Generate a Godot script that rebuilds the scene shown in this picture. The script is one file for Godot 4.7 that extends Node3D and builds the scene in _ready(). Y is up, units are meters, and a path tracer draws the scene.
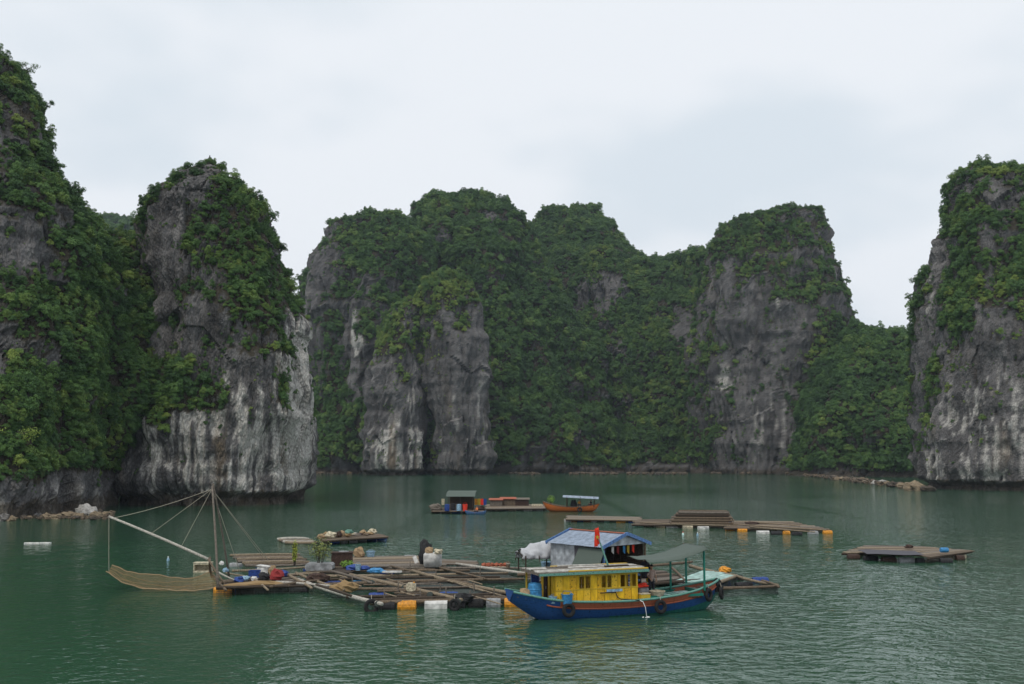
extends Node3D
# A bay between limestone karsts: fish-farm rafts and wooden boats on green water under an overcast sky.

const FOCAL := 1000.0          # focal length in pixels of the 1024 x 684 picture
const EYE := Vector3(0, 8.5, 0)
var cam_basis: Basis
var mats := {}
var used_names := {}
var rng := RandomNumberGenerator.new()

func _ready():
	# ---- camera
	var cam := Camera3D.new()
	cam.name = "camera"
	cam_basis = Basis(Vector3.RIGHT, atan(113.0 / FOCAL))
	cam.transform = Transform3D(cam_basis, EYE)
	cam.fov = rad_to_deg(2.0 * atan(342.0 / FOCAL))
	cam.near = 0.5
	cam.far = 6000.0
	add_child(cam)
	# ---- sky, haze, exposure
	var we := WorldEnvironment.new()
	we.name = "world_environment"
	var e := Environment.new()
	e.background_mode = Environment.BG_SKY
	var sky := Sky.new()
	var pano := PanoramaSkyMaterial.new()
	pano.panorama = overcast_sky()
	sky.sky_material = pano
	e.sky = sky
	e.tonemap_mode = Environment.TONE_MAPPER_LINEAR
	e.tonemap_exposure = 1.0
	e.fog_enabled = true
	e.fog_density = 0.0001
	e.fog_light_color = Color(0.86, 0.92, 1.0)
	e.sdfgi_enabled = true
	e.ssao_enabled = true
	e.ssil_enabled = true
	we.environment = e
	add_child(we)
	# ---- the veiled sun, high behind the camera's left shoulder
	var sun := DirectionalLight3D.new()
	sun.name = "sun"
	sun.light_energy = 0.5
	sun.light_color = Color(1.0, 0.97, 0.92)
	sun.light_angular_distance = 22.0
	sun.shadow_enabled = true
	sun.rotation_degrees = Vector3(-58, -28, 0)
	add_child(sun)
	# ---- the place
	rng.seed = 4711
	make_materials()
	object_materials()
	build_karsts()
	build_water()
	build_shore()
	build_far_rafts()
	build_fish_farm()
	build_lift_net()
	build_floating_hut()
	build_yellow_boat()
	build_small_things()

# ------------------------------------------------------------------ sky
func overcast_sky() -> ImageTexture:
	var w := 1024
	var h := 512
	var im := Image.create(w, h, false, Image.FORMAT_RGBAF)
	var n := FastNoiseLite.new()
	n.seed = 12
	n.noise_type = FastNoiseLite.TYPE_SIMPLEX_SMOOTH
	n.frequency = 1.0
	n.fractal_octaves = 5
	n.fractal_gain = 0.5
	var thin := Color(0.72, 0.795, 0.865)
	var bright := Color(0.86, 0.90, 0.95)
	for y in h:
		var el := (0.5 - (y + 0.5) / h) * PI
		for x in w:
			var az := (x + 0.5) / w * TAU
			var d := Vector3(cos(el) * cos(az), sin(el), cos(el) * sin(az))
			# cloud deck: noise on a layer overhead, flattened towards the horizon
			var q := d / (absf(d.y) + 0.28)
			var c := n.get_noise_3d(q.x * 1.1 + 3.0, q.y * 2.0, q.z * 1.1)
			var t := smoothstep(-0.42, 0.12, c)
			var col := thin.lerp(bright, t)
			im.set_pixel(x, y, Color(col.r, col.g, col.b, 1.0))
	return ImageTexture.create_from_image(im)

# ------------------------------------------------------------------ geometry of the view, used to lay things out on the water
func ray(px: float, py: float) -> Vector3:
	return cam_basis * Vector3((px - 512.0) / FOCAL, (342.0 - py) / FOCAL, -1.0)

func at(px: float, py: float, h := 0.0) -> Vector3:
	var r := ray(px, py)
	return EYE + r * ((h - EYE.y) / r.y)

func screen(p: Vector3) -> Vector2:
	var q := cam_basis.inverse() * (p - EYE)
	return Vector2(512.0 + q.x / -q.z * FOCAL, 342.0 - q.y / -q.z * FOCAL)

# ------------------------------------------------------------------ nodes
func numbered(called: String) -> String:
	var k: int = used_names.get(called, -1) + 1
	used_names[called] = k
	return called if k == 0 else "%s_%03d" % [called, k]

func tag(o: Node, label := "", category := "", group := "", kind := "") -> Node:
	if label != "": o.set_meta("label", label)
	if category != "": o.set_meta("category", category)
	if group != "": o.set_meta("group", group)
	if kind != "": o.set_meta("kind", kind)
	return o

func thing(called: String, label: String, category: String, where := Vector3.ZERO, turn := 0.0, group := "") -> Node3D:
	var o := Node3D.new()
	o.name = numbered(called)
	add_child(o)
	o.position = where
	o.rotation.y = turn
	tag(o, label, category, group)
	return o

func part(called: String, mesh: Mesh, mat: Material, parent: Node, xf := Transform3D.IDENTITY) -> MeshInstance3D:
	var o := MeshInstance3D.new()
	o.name = numbered(called) if parent == self else called
	o.mesh = mesh
	if mat: o.material_override = mat
	o.transform = xf
	parent.add_child(o, true)
	return o

# ------------------------------------------------------------------ shape helpers: meshes collected in plain arrays
class Shape:
	var v := PackedVector3Array()
	var c := PackedColorArray()
	var tint := Color.WHITE
	func tri(a: Vector3, b: Vector3, d: Vector3):
		v.append(a); v.append(b); v.append(d)
		c.append(tint); c.append(tint); c.append(tint)
	func quad(a: Vector3, b: Vector3, d: Vector3, e: Vector3):
		tri(a, b, d); tri(a, d, e)
	func box(xf: Transform3D, s: Vector3, bev := 0.0):
		var h := s * 0.5
		if bev <= 0.0:
			var p := []
			for i in 8: p.append(xf * Vector3(h.x if i & 1 else -h.x, h.y if i & 2 else -h.y, h.z if i & 4 else -h.z))
			quad(p[0], p[4], p[6], p[2]); quad(p[1], p[3], p[7], p[5])
			quad(p[0], p[1], p[5], p[4]); quad(p[2], p[6], p[7], p[3])
			quad(p[0], p[2], p[3], p[1]); quad(p[4], p[5], p[7], p[6])
			return
		# chamfered along the length: an octagonal prism with bevelled section in local x-y, extruded in z
		var b := minf(bev, minf(h.x, h.y) * 0.8)
		var ring := [Vector2(h.x - b, h.y), Vector2(h.x, h.y - b), Vector2(h.x, -h.y + b), Vector2(h.x - b, -h.y), Vector2(-h.x + b, -h.y), Vector2(-h.x, -h.y + b), Vector2(-h.x, h.y - b), Vector2(-h.x + b, h.y)]
		var m := 8
		for i in m:
			var a: Vector2 = ring[i]
			var q: Vector2 = ring[(i + 1) % m]
			quad(xf * Vector3(a.x, a.y, -h.z), xf * Vector3(a.x, a.y, h.z), xf * Vector3(q.x, q.y, h.z), xf * Vector3(q.x, q.y, -h.z))
		for i in range(1, m - 1):
			var a: Vector2 = ring[0]
			var q: Vector2 = ring[i]
			var r: Vector2 = ring[i + 1]
			tri(xf * Vector3(a.x, a.y, h.z), xf * Vector3(r.x, r.y, h.z), xf * Vector3(q.x, q.y, h.z))
			tri(xf * Vector3(a.x, a.y, -h.z), xf * Vector3(q.x, q.y, -h.z), xf * Vector3(r.x, r.y, -h.z))
	func tube(path: Array, radii: Array, sides := 8, capped := true):
		var rings := []
		var ref := Vector3.UP
		for i in path.size():
			var t: Vector3 = (path[mini(i + 1, path.size() - 1)] - path[maxi(i - 1, 0)]).normalized()
			if absf(t.dot(ref)) > 0.95: ref = Vector3.RIGHT if absf(t.x) < 0.9 else Vector3.FORWARD
			var a := t.cross(ref).normalized()
			var b := t.cross(a).normalized()
			ref = -b if i > 0 else ref
			var r: float = radii[i] if i < radii.size() else radii[-1]
			var ring := []
			for k in sides:
				var w := TAU * k / sides
				ring.append(path[i] + (a * cos(w) + b * sin(w)) * r)
			rings.append(ring)
		for i in path.size() - 1:
			for k in sides:
				var k2 := (k + 1) % sides
				quad(rings[i][k], rings[i][k2], rings[i + 1][k2], rings[i + 1][k])
		if capped:
			for k in range(1, sides - 1):
				tri(rings[0][0], rings[0][k + 1], rings[0][k])
				tri(rings[-1][0], rings[-1][k], rings[-1][k + 1])
	func lathe(xf: Transform3D, prof: Array, sides := 16):
		# prof: [radius, height] pairs from the bottom up, turned round local y
		for i in prof.size() - 1:
			for k in sides:
				var w := TAU * k / sides
				var u := TAU * (k + 1) / sides
				var a: Array = prof[i]
				var b: Array = prof[i + 1]
				var p0 := xf * Vector3(cos(w) * a[0], a[1], sin(w) * a[0])
				var p1 := xf * Vector3(cos(u) * a[0], a[1], sin(u) * a[0])
				var p2 := xf * Vector3(cos(u) * b[0], b[1], sin(u) * b[0])
				var p3 := xf * Vector3(cos(w) * b[0], b[1], sin(w) * b[0])
				if a[0] > 0.0001: tri(p0, p2, p1)
				if b[0] > 0.0001: tri(p0, p3, p2)
	func sheet(rows: Array, thick := 0.0):
		# rows of points; thick > 0 gives it a second side
		for i in rows.size() - 1:
			for k in rows[i].size() - 1:
				quad(rows[i][k], rows[i][k + 1], rows[i + 1][k + 1], rows[i + 1][k])
		if thick > 0.0:
			var nrm: Vector3 = (rows[0][1] - rows[0][0]).cross(rows[1][0] - rows[0][0]).normalized() * thick
			for i in rows.size() - 1:
				for k in rows[i].size() - 1:
					quad(rows[i][k] + nrm, rows[i + 1][k] + nrm, rows[i + 1][k + 1] + nrm, rows[i][k + 1] + nrm)
			var last: int = rows.size() - 1
			for k in rows[0].size() - 1:
				quad(rows[0][k], rows[0][k] + nrm, rows[0][k + 1] + nrm, rows[0][k + 1])
				quad(rows[last][k], rows[last][k + 1], rows[last][k + 1] + nrm, rows[last][k] + nrm)
			for i in last:
				quad(rows[i][0], rows[i + 1][0], rows[i + 1][0] + nrm, rows[i][0] + nrm)
				var z: int = rows[i].size() - 1
				quad(rows[i][z], rows[i][z] + nrm, rows[i + 1][z] + nrm, rows[i + 1][z])
	func mesh(smooth := false) -> ArrayMesh:
		var st := SurfaceTool.new()
		st.begin(Mesh.PRIMITIVE_TRIANGLES)
		st.set_smooth_group(0 if smooth else -1)
		for i in v.size():
			st.set_color(c[i])
			st.add_vertex(v[i])
		if smooth: st.index()
		st.generate_normals()
		return st.commit()

func along(a: Vector3, b: Vector3) -> Transform3D:
	# local z runs from a to b, centred between them, local y as upright as it can be
	var z := (b - a).normalized()
	var up := Vector3.UP if absf(z.y) < 0.95 else Vector3.RIGHT
	var x := up.cross(z).normalized()
	return Transform3D(Basis(x, z.cross(x).normalized(), z), (a + b) * 0.5)

func place(x: float, y: float, z: float, turn := 0.0) -> Transform3D:
	return Transform3D(Basis(Vector3.UP, turn), Vector3(x, y, z))

# ------------------------------------------------------------------ materials
func noise(sd: int, freq: float, oct := 4, kind := FastNoiseLite.TYPE_SIMPLEX_SMOOTH, fractal := FastNoiseLite.FRACTAL_FBM) -> FastNoiseLite:
	var n := FastNoiseLite.new()
	n.seed = sd
	n.frequency = freq
	n.noise_type = kind
	n.fractal_type = fractal
	n.fractal_octaves = oct
	return n

func gray_tex(n: FastNoiseLite, w: int, h: int, lo: float, hi: float, skirt := 0.15) -> ImageTexture:
	var im := n.get_seamless_image(w, h, false, false, skirt, true)
	im.convert(Image.FORMAT_L8)
	var d := im.get_data()
	for i in d.size(): d[i] = clampi(int(255.0 * (lo + (hi - lo) * d[i] / 255.0)), 0, 255)
	var out := Image.create_from_data(w, h, false, Image.FORMAT_L8, d)
	out.convert(Image.FORMAT_RGB8)
	return ImageTexture.create_from_image(out)

func normal_tex(n: FastNoiseLite, w: int, h: int, strength: float) -> ImageTexture:
	var im := n.get_seamless_image(w, h, false, false, 0.15, true)
	im.convert(Image.FORMAT_RGBA8)
	im.bump_map_to_normal_map(strength)
	return ImageTexture.create_from_image(im)

func lin(r: float, g: float, b: float) -> Color:
	return Color(r, g, b).linear_to_srgb()

func std(col: Color, rough := 0.8, tex: Texture2D = null, scale := Vector3.ONE, nrm: Texture2D = null, ns := 1.0) -> StandardMaterial3D:
	var m := StandardMaterial3D.new()
	m.albedo_color = col
	m.roughness = rough
	m.metallic_specular = 0.4
	if tex or nrm:
		m.uv1_triplanar = true
		m.uv1_scale = scale
		if tex: m.albedo_texture = tex
		if nrm:
			m.normal_enabled = true
			m.normal_texture = nrm
			m.normal_scale = ns
	return m

var tex_rough: ImageTexture
var tex_streak: ImageTexture
var tex_wear: ImageTexture
var tex_blotch: ImageTexture
var nrm_rough: ImageTexture

func make_materials():
	tex_rough = gray_tex(noise(31, 0.016, 6, FastNoiseLite.TYPE_SIMPLEX, FastNoiseLite.FRACTAL_RIDGED), 1024, 1024, 1.12, 0.5)
	tex_streak = gray_tex(noise(32, 0.012, 5), 512, 512, 0.45, 1.05)
	tex_blotch = gray_tex(noise(33, 0.008, 6), 512, 512, 0.62, 1.1)
	nrm_rough = normal_tex(noise(34, 0.016, 6, FastNoiseLite.TYPE_SIMPLEX, FastNoiseLite.FRACTAL_RIDGED), 1024, 1024, 9.0)
	# paint worn through in patches and scuffs
	var wi := Image.create(512, 512, false, Image.FORMAT_RGB8)
	var w1 := noise(36, 0.02, 4).get_seamless_image(512, 512, false, false, 0.15, true)
	var w2 := noise(37, 0.05, 3).get_seamless_image(512, 512, false, false, 0.15, true)
	for y in 512:
		for x in 512:
			var q := w1.get_pixel(x, y).r
			var f := w2.get_pixel(x, y).r
			var g := 1.0 - 0.5 * smoothstep(0.66, 0.74, q * 0.75 + f * 0.25) - 0.14 * f
			wi.set_pixel(x, y, Color(g, g * 0.99, g * 0.97))
	tex_wear = ImageTexture.create_from_image(wi)
	# limestone: grain and pitting over the colours of the mesh
	var rock := std(Color.WHITE, 0.92, tex_rough, Vector3(0.10, 0.04, 0.10), nrm_rough, 1.3)
	rock.uv1_world_triplanar = true
	rock.vertex_color_use_as_albedo = true
	mats.rock = rock
	var leaf := StandardMaterial3D.new()
	leaf.vertex_color_use_as_albedo = true
	leaf.roughness = 0.6
	leaf.metallic_specular = 0.35
	leaf.cull_mode = BaseMaterial3D.CULL_DISABLED
	leaf.backlight_enabled = true
	leaf.backlight = Color(0.25, 0.3, 0.1)
	mats.leaf = leaf
	mats.bark = std(lin(0.10, 0.085, 0.07), 0.9, tex_streak, Vector3(2, 0.4, 2))

# ------------------------------------------------------------------ karst towers
# A tower is a stack of cross-sections: at each height its left and right reach, and how far it comes forward and goes back.
# Rows: [picture row, left, right, forward metres, back metres]; the picture marks are read at the tower's own distance.
var karst_points := {}
const GREENS := [Color(0.044, 0.098, 0.032), Color(0.060, 0.130, 0.036), Color(0.084, 0.164, 0.042), Color(0.128, 0.208, 0.050), Color(0.192, 0.262, 0.058)]

func build_karsts():
	var grow := leaf_kinds()
	for k in karst_list():
		var t0 := Time.get_ticks_msec()
		karst(k, grow)
		print(k.id, " ", Time.get_ticks_msec() - t0, " ms")

func karst_list() -> Array:
	return [
		{id = "far hill", px = 110, dist = 950.0, cell = 4.0, size = 2.2, rough = 1.6, veg = 1.5, bush = 2.44, dens = 0.20,
			name = "distant_hill", label = "hazy green hill seen through the gap between the left cliffs",
			rows = [[216, 98, 122, 10, 20], [224, 75, 145, 30, 40], [240, 40, 190, 60, 60], [300, 10, 220, 80, 80], [465, -40, 260, 100, 90]],
			bare = [], pale = []},
		{id = "left tower", drop = 3.0, px = 20, dist = 195.0, cell = 0.6, size = 1.0, rough = 1.0, veg = 0.55, bush = 0.72, dens = 2.05,
			name = "limestone_karst", label = "tall dark green karst tower cut by the left edge",
			rows = [[46, -50, 6, 5, 8], [53, -90, 24, 9, 12], [62, -120, 34, 12, 16], [85, -145, 43, 15, 20], [110, -160, 47, 18, 22], [140, -180, 55, 21, 24], [165, -190, 64, 23, 25], [185, -200, 74, 25, 26], [205, -210, 88, 27, 27], [230, -220, 102, 29, 28], [260, -230, 118, 31, 30], [310, -245, 130, 34, 30], [360, -255, 128, 38, 30], [420, -265, 112, 42, 30], [470, -270, 112, 45, 30], [505, -270, 112, 47, 30], [530, -272, 112, 47, 30]],
			bare = [[8, 120, 14, 34, 0.5], [34, 250, 16, 34, 0.7], [2, 200, 12, 34, 0.4], [-5, 350, 20, 36, 0.6], [60, 275, 10, 20, 0.4], [40, 505, 120, 24, 1.5], [80, 470, 26, 24, 0.5]],
			lush = [[90, 330, 50, 110, 0.8], [30, 440, 60, 40, 0.7]],
			pale = [[40, 500, 70, 14, 0.4]]},
		{id = "left cliff", drop = 3.0, px = 214, dist = 200.0, cell = 0.27, size = 1.0, rough = 1.0, veg = 0.42, bush = 0.69, dens = 2.18, notch = 2.2,
			name = "limestone_karst", label = "nearest limestone cliff on the left with white streaked foot",
			rows = [[153, 209, 212, 1.2, 1.5], [159, 204, 216, 3, 3], [167, 193, 226, 6, 6], [178, 177, 238, 9, 10], [190, 161, 249, 12, 13], [205, 148, 259, 14, 15], [228, 141, 270, 17, 18], [255, 141, 283, 19, 20], [292, 143, 299, 21, 21], [330, 140, 311, 22, 22], [380, 130, 315, 23, 23], [425, 113, 316, 24, 23], [465, 109, 315, 24, 22], [490, 110, 311, 24, 22], [520, 112, 308, 24, 22]],
			bare = [[166, 235, 19, 75, 1.7], [195, 172, 18, 16, 1.1], [209, 158, 12, 12, 1.8], [198, 205, 10, 26, 0.9], [215, 470, 140, 62, 1.8], [302, 395, 18, 100, 1.3], [190, 350, 18, 40, 0.35], [250, 385, 26, 26, 0.4], [225, 300, 8, 40, 0.4], [163, 330, 9, 40, 0.4]],
			lush = [[150, 400, 22, 34, 1.0], [248, 250, 30, 70, 0.5], [215, 395, 14, 20, 0.4], [180, 290, 12, 20, 0.4]],
			pale = [[295, 415, 24, 95, 1.5], [240, 445, 50, 65, 0.95], [180, 445, 40, 50, 0.7], [128, 450, 18, 40, 0.35]]},
		{id = "rock tip", px = 210, dist = 199.0, cell = 0.25, size = 0.5, rough = 0.8, veg = -0.5, bush = 0.35, dens = 1.95,
			name = "rock_pinnacle", label = "bare dark rock tip on the summit of the nearest cliff",
			rows = [[152, 209, 211, 0.5, 0.5], [157, 206, 214, 1.2, 1.2], [164, 203, 219, 2.2, 2.2], [175, 198, 224, 4, 4], [195, 192, 230, 6, 6]],
			bare = [[210, 165, 30, 30, 1.5]], lush = [], pale = []},
		{id = "rock fin", px = 188, dist = 193.0, cell = 0.25, size = 0.5, rough = 0.9, veg = -0.5, bush = 0.35, dens = 1.95,
			name = "rock_pinnacle", label = "bare rock fin left of the summit tip of the nearest cliff",
			rows = [[166, 187, 190, 0.5, 0.5], [172, 183, 195, 1.5, 1.5], [184, 178, 200, 3, 3], [205, 172, 206, 5, 5]],
			bare = [[188, 185, 30, 30, 1.5]], lush = [], pale = []},
		{id = "hidden hill", px = 250, dist = 680.0, cell = 3.5, size = 2.2, rough = 1.3, veg = 1.5, bush = 2.61, dens = 0.16,
			name = "distant_hill", label = "low forested hill behind the nearest cliff",
			rows = [[345, 235, 275, 8, 10], [360, 205, 300, 16, 18], [410, 170, 320, 26, 26], [466, 150, 330, 34, 30], [480, 150, 330, 34, 30]],
			bare = [], lush = [], pale = []},
		{id = "gully", px = 118, dist = 212.0, cell = 0.8, size = 1.0, rough = 1.0, veg = 1.5, bush = 0.78, dens = 1.82,
			name = "limestone_karst", label = "forested gully between the left tower and the nearest cliff",
			rows = [[228, 112, 126, 3, 4], [236, 98, 144, 8, 8], [255, 85, 160, 14, 12], [300, 72, 172, 24, 15], [360, 62, 172, 32, 18], [410, 58, 160, 36, 20], [440, 56, 138, 34, 20], [490, 55, 122, 32, 20], [515, 55, 120, 32, 20]],
			bare = [[110, 500, 50, 26, 1.4]], lush = [], pale = []},
		{id = "back left hump", fresh = 1.7, drop = 4.0, px = 375, dist = 500.0, cell = 1.20, size = 1.70, rough = 1.5, veg = 0.42, bush = 1.22, dens = 0.81,
			name = "limestone_karst", label = "broad grey green karst behind the split pillar",
			rows = [[203, 362, 378, 3, 5], [208, 348, 393, 10, 12], [216, 336, 409, 16, 18], [230, 326, 424, 22, 22], [250, 317, 432, 28, 26], [275, 311, 438, 33, 30], [310, 302, 446, 38, 32], [400, 296, 462, 42, 32], [473, 298, 478, 46, 32], [490, 298, 480, 46, 32]],
			bare = [[322, 270, 14, 50, 0.7], [358, 335, 14, 50, 0.6], [400, 300, 20, 30, 0.3]],
			lush = [[330, 430, 40, 50, 0.8], [385, 235, 50, 20, 0.5], [425, 270, 30, 60, 1.0]],
			pale = [[358, 335, 7, 26, 1.3]]},
		{id = "central peak", fresh = 1.6, drop = 3.0, px = 470, dist = 545.0, cell = 1.5, size = 2.2, rough = 1.5, veg = 0.85, bush = 1.37, dens = 0.74,
			name = "limestone_karst", label = "tallest forested peak in the middle of the back range",
			rows = [[186, 464, 476, 3, 5], [191, 448, 492, 9, 11], [201, 433, 504, 16, 17], [214, 418, 518, 24, 22], [230, 404, 533, 34, 27], [262, 396, 548, 42, 29], [300, 388, 568, 50, 30], [400, 370, 615, 64, 32], [473, 360, 640, 74, 34], [485, 360, 640, 74, 34]],
			bare = [[482, 213, 16, 12, 0.9]], lush = [[470, 300, 60, 60, 0.6]], pale = []},
		{id = "pillar left half", fresh = 3.3, px = 400, dist = 436.0, cell = 0.75, size = 1.35, rough = 1.25, veg = 0.36, bush = 1.03, dens = 1.10, notch = 2.4,
			name = "limestone_karst", label = "left half of the split rock pillar in front of the back range",
			rows = [[296, 402, 420, 3, 4], [306, 394, 428, 7, 8], [330, 385, 432, 10, 12], [375, 372, 433, 13, 14], [425, 363, 432, 15, 15], [470, 361, 431, 15, 15], [485, 361, 431, 15, 15]],
			bare = [[395, 440, 52, 66, 1.5], [372, 400, 12, 50, 0.8], [415, 370, 12, 40, 0.5]], lush = [[400, 335, 22, 26, 0.6], [434, 430, 5, 50, 0.5]],
			pale = [[400, 450, 34, 30, 0.8], [412, 400, 8, 20, 0.4]]},
		{id = "pillar right half", fresh = 3.3, px = 458, dist = 436.0, cell = 0.75, size = 1.35, rough = 1.0, veg = 0.36, bush = 1.03, dens = 1.10, notch = 2.4,
			name = "limestone_karst", label = "smooth right half of the split rock pillar in front of the back range",
			rows = [[266, 440, 452, 3, 4], [271, 428, 462, 7, 8], [283, 416, 471, 11, 12], [305, 411, 480, 13, 14], [345, 415, 486, 15, 15], [400, 424, 491, 16, 15], [450, 430, 495, 16, 15], [485, 431, 496, 16, 15]],
			bare = [[465, 405, 40, 95, 1.7], [478, 340, 16, 45, 1.1]], lush = [[440, 290, 30, 26, 0.9]],
			pale = [[470, 430, 40, 60, 0.25]]},
		{id = "centre slope", fresh = 1.7, drop = 3.0, px = 585, dist = 640.0, cell = 1.7, size = 2.4, rough = 1.6, veg = 1.2, bush = 1.46, dens = 0.60,
			name = "limestone_karst", label = "rounded forested summit right of the middle peak",
			rows = [[202, 569, 581, 3, 6], [206, 556, 594, 9, 12], [214, 542, 607, 17, 19], [226, 526, 621, 28, 25], [248, 510, 640, 40, 29], [300, 484, 688, 66, 34], [400, 440, 750, 104, 38], [473, 410, 800, 128, 40], [485, 410, 800, 130, 40]],
			bare = [[590, 230, 16, 10, 0.4]], lush = [], pale = []},
		{id = "centre knob", drop = 1.0, px = 602, dist = 575.0, cell = 1.4, size = 2.2, rough = 1.5, veg = 0.85, bush = 1.31, dens = 0.74,
			name = "limestone_karst", label = "forested knob with bare rock face in front of the rounded summit",
			rows = [[243, 592, 608, 3, 8], [250, 580, 618, 9, 14], [265, 570, 628, 15, 18], [290, 563, 636, 22, 22], [320, 555, 645, 30, 26], [380, 535, 670, 48, 30], [473, 505, 715, 68, 34], [485, 505, 715, 70, 34]],
			bare = [[602, 285, 28, 24, 1.4], [572, 330, 16, 22, 1.2], [625, 350, 16, 16, 0.8]], lush = [], pale = [[580, 332, 4, 5, 1.0]]},
		{id = "right ridge", px = 690, dist = 590.0, cell = 1.5, size = 2.2, rough = 1.6, veg = 1.0, bush = 1.37, dens = 0.70,
			name = "limestone_karst", label = "low forested ridge joining the summit and the grey dome",
			rows = [[247, 680, 706, 4, 10], [251, 665, 722, 12, 15], [259, 640, 740, 18, 20], [280, 615, 760, 28, 24], [330, 590, 790, 46, 28], [400, 565, 800, 66, 32], [473, 545, 810, 84, 34], [485, 545, 810, 86, 34]],
			bare = [[688, 330, 16, 34, 1.3], [645, 466, 40, 12, 0.9]], lush = [], pale = []},
		{id = "grey dome", drop = 1.0, px = 770, dist = 500.0, cell = 0.95, size = 1.50, rough = 1.3, veg = 0.40, bush = 1.04, dens = 0.88,
			name = "limestone_karst", label = "big domed grey karst with green cap right of the middle",
			rows = [[210, 762, 796, 4, 8], [214, 742, 812, 12, 15], [222, 724, 822, 20, 20], [240, 709, 831, 27, 24], [270, 701, 839, 32, 27], [310, 694, 851, 34, 28], [360, 690, 862, 35, 28], [420, 690, 872, 37, 28], [473, 690, 880, 38, 28], [488, 690, 880, 38, 28]],
			bare = [[745, 350, 44, 80, 0.45], [765, 435, 40, 56, 0.65], [800, 330, 20, 50, 0.2]], lush = [[770, 228, 60, 16, 0.5], [845, 400, 44, 80, 1.3], [700, 440, 14, 40, 0.7]],
			pale = [[722, 378, 10, 16, 0.8], [778, 300, 6, 14, 0.9], [770, 430, 30, 30, 0.3]]},
		{id = "saddle forest", fresh = 1.6, px = 880, dist = 465.0, cell = 1.3, size = 2.0, rough = 1.6, veg = 1.6, bush = 1.27, dens = 0.88,
			name = "limestone_karst", label = "low dark forested saddle beside the right tower",
			rows = [[321, 854, 861, 3, 8], [328, 846, 880, 9, 14], [335, 838, 910, 14, 18], [352, 826, 945, 20, 20], [400, 804, 965, 34, 24], [450, 790, 980, 46, 26], [474, 785, 985, 50, 26], [488, 785, 985, 52, 26]],
			bare = [[850, 482, 60, 10, 1.0]], lush = [], pale = []},
		{id = "right tower", drop = 5.0, px = 1000, dist = 300.0, cell = 0.55, size = 1.10, rough = 1.15, veg = 0.38, bush = 0.97, dens = 1.37, notch = 2.5,
			name = "limestone_karst", label = "tall steep karst tower cut by the right edge",
			rows = [[157, 977, 988, 2, 4], [162, 962, 1010, 7, 9], [170, 952, 1032, 11, 13], [184, 944, 1062, 15, 18], [205, 937, 1090, 18, 20], [240, 926, 1120, 21, 22], [275, 918, 1140, 23, 24], [330, 914, 1155, 25, 25], [400, 913, 1165, 27, 25], [488, 912, 1175, 28, 25], [505, 912, 1175, 28, 25]],
			bare = [[934, 255, 10, 50, 1.0], [990, 195, 22, 24, 0.5], [918, 400, 8, 60, 0.7]], lush = [[960, 300, 20, 40, 0.6]],
			pale = [[924, 290, 8, 30, 0.5]]},
		{id = "right shoulder", fresh = 3.2, drop = 2.0, px = 1020, dist = 287.0, cell = 0.50, size = 1.05, rough = 1.1, veg = 0.38, bush = 0.92, dens = 1.37, notch = 3.0,
			name = "limestone_karst", label = "bare streaked rock wall at the foot of the right tower",
			rows = [[253, 1002, 1035, 3, 4], [258, 985, 1055, 7, 8], [268, 966, 1075, 11, 12], [285, 952, 1095, 14, 15], [315, 944, 1110, 16, 17], [360, 935, 1125, 18, 18], [420, 923, 1138, 20, 19], [488, 916, 1145, 21, 20], [505, 916, 1145, 21, 20]],
			bare = [[985, 430, 66, 90, 1.3], [965, 340, 24, 30, 0.4]], lush = [[985, 275, 40, 24, 1.1], [955, 310, 14, 20, 0.5], [1020, 390, 16, 16, 0.6], [928, 360, 10, 40, 0.4]],
			pale = [[990, 440, 50, 60, 0.5], [1015, 460, 8, 30, 0.7], [935, 470, 20, 20, 0.5]]},
	]

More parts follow.
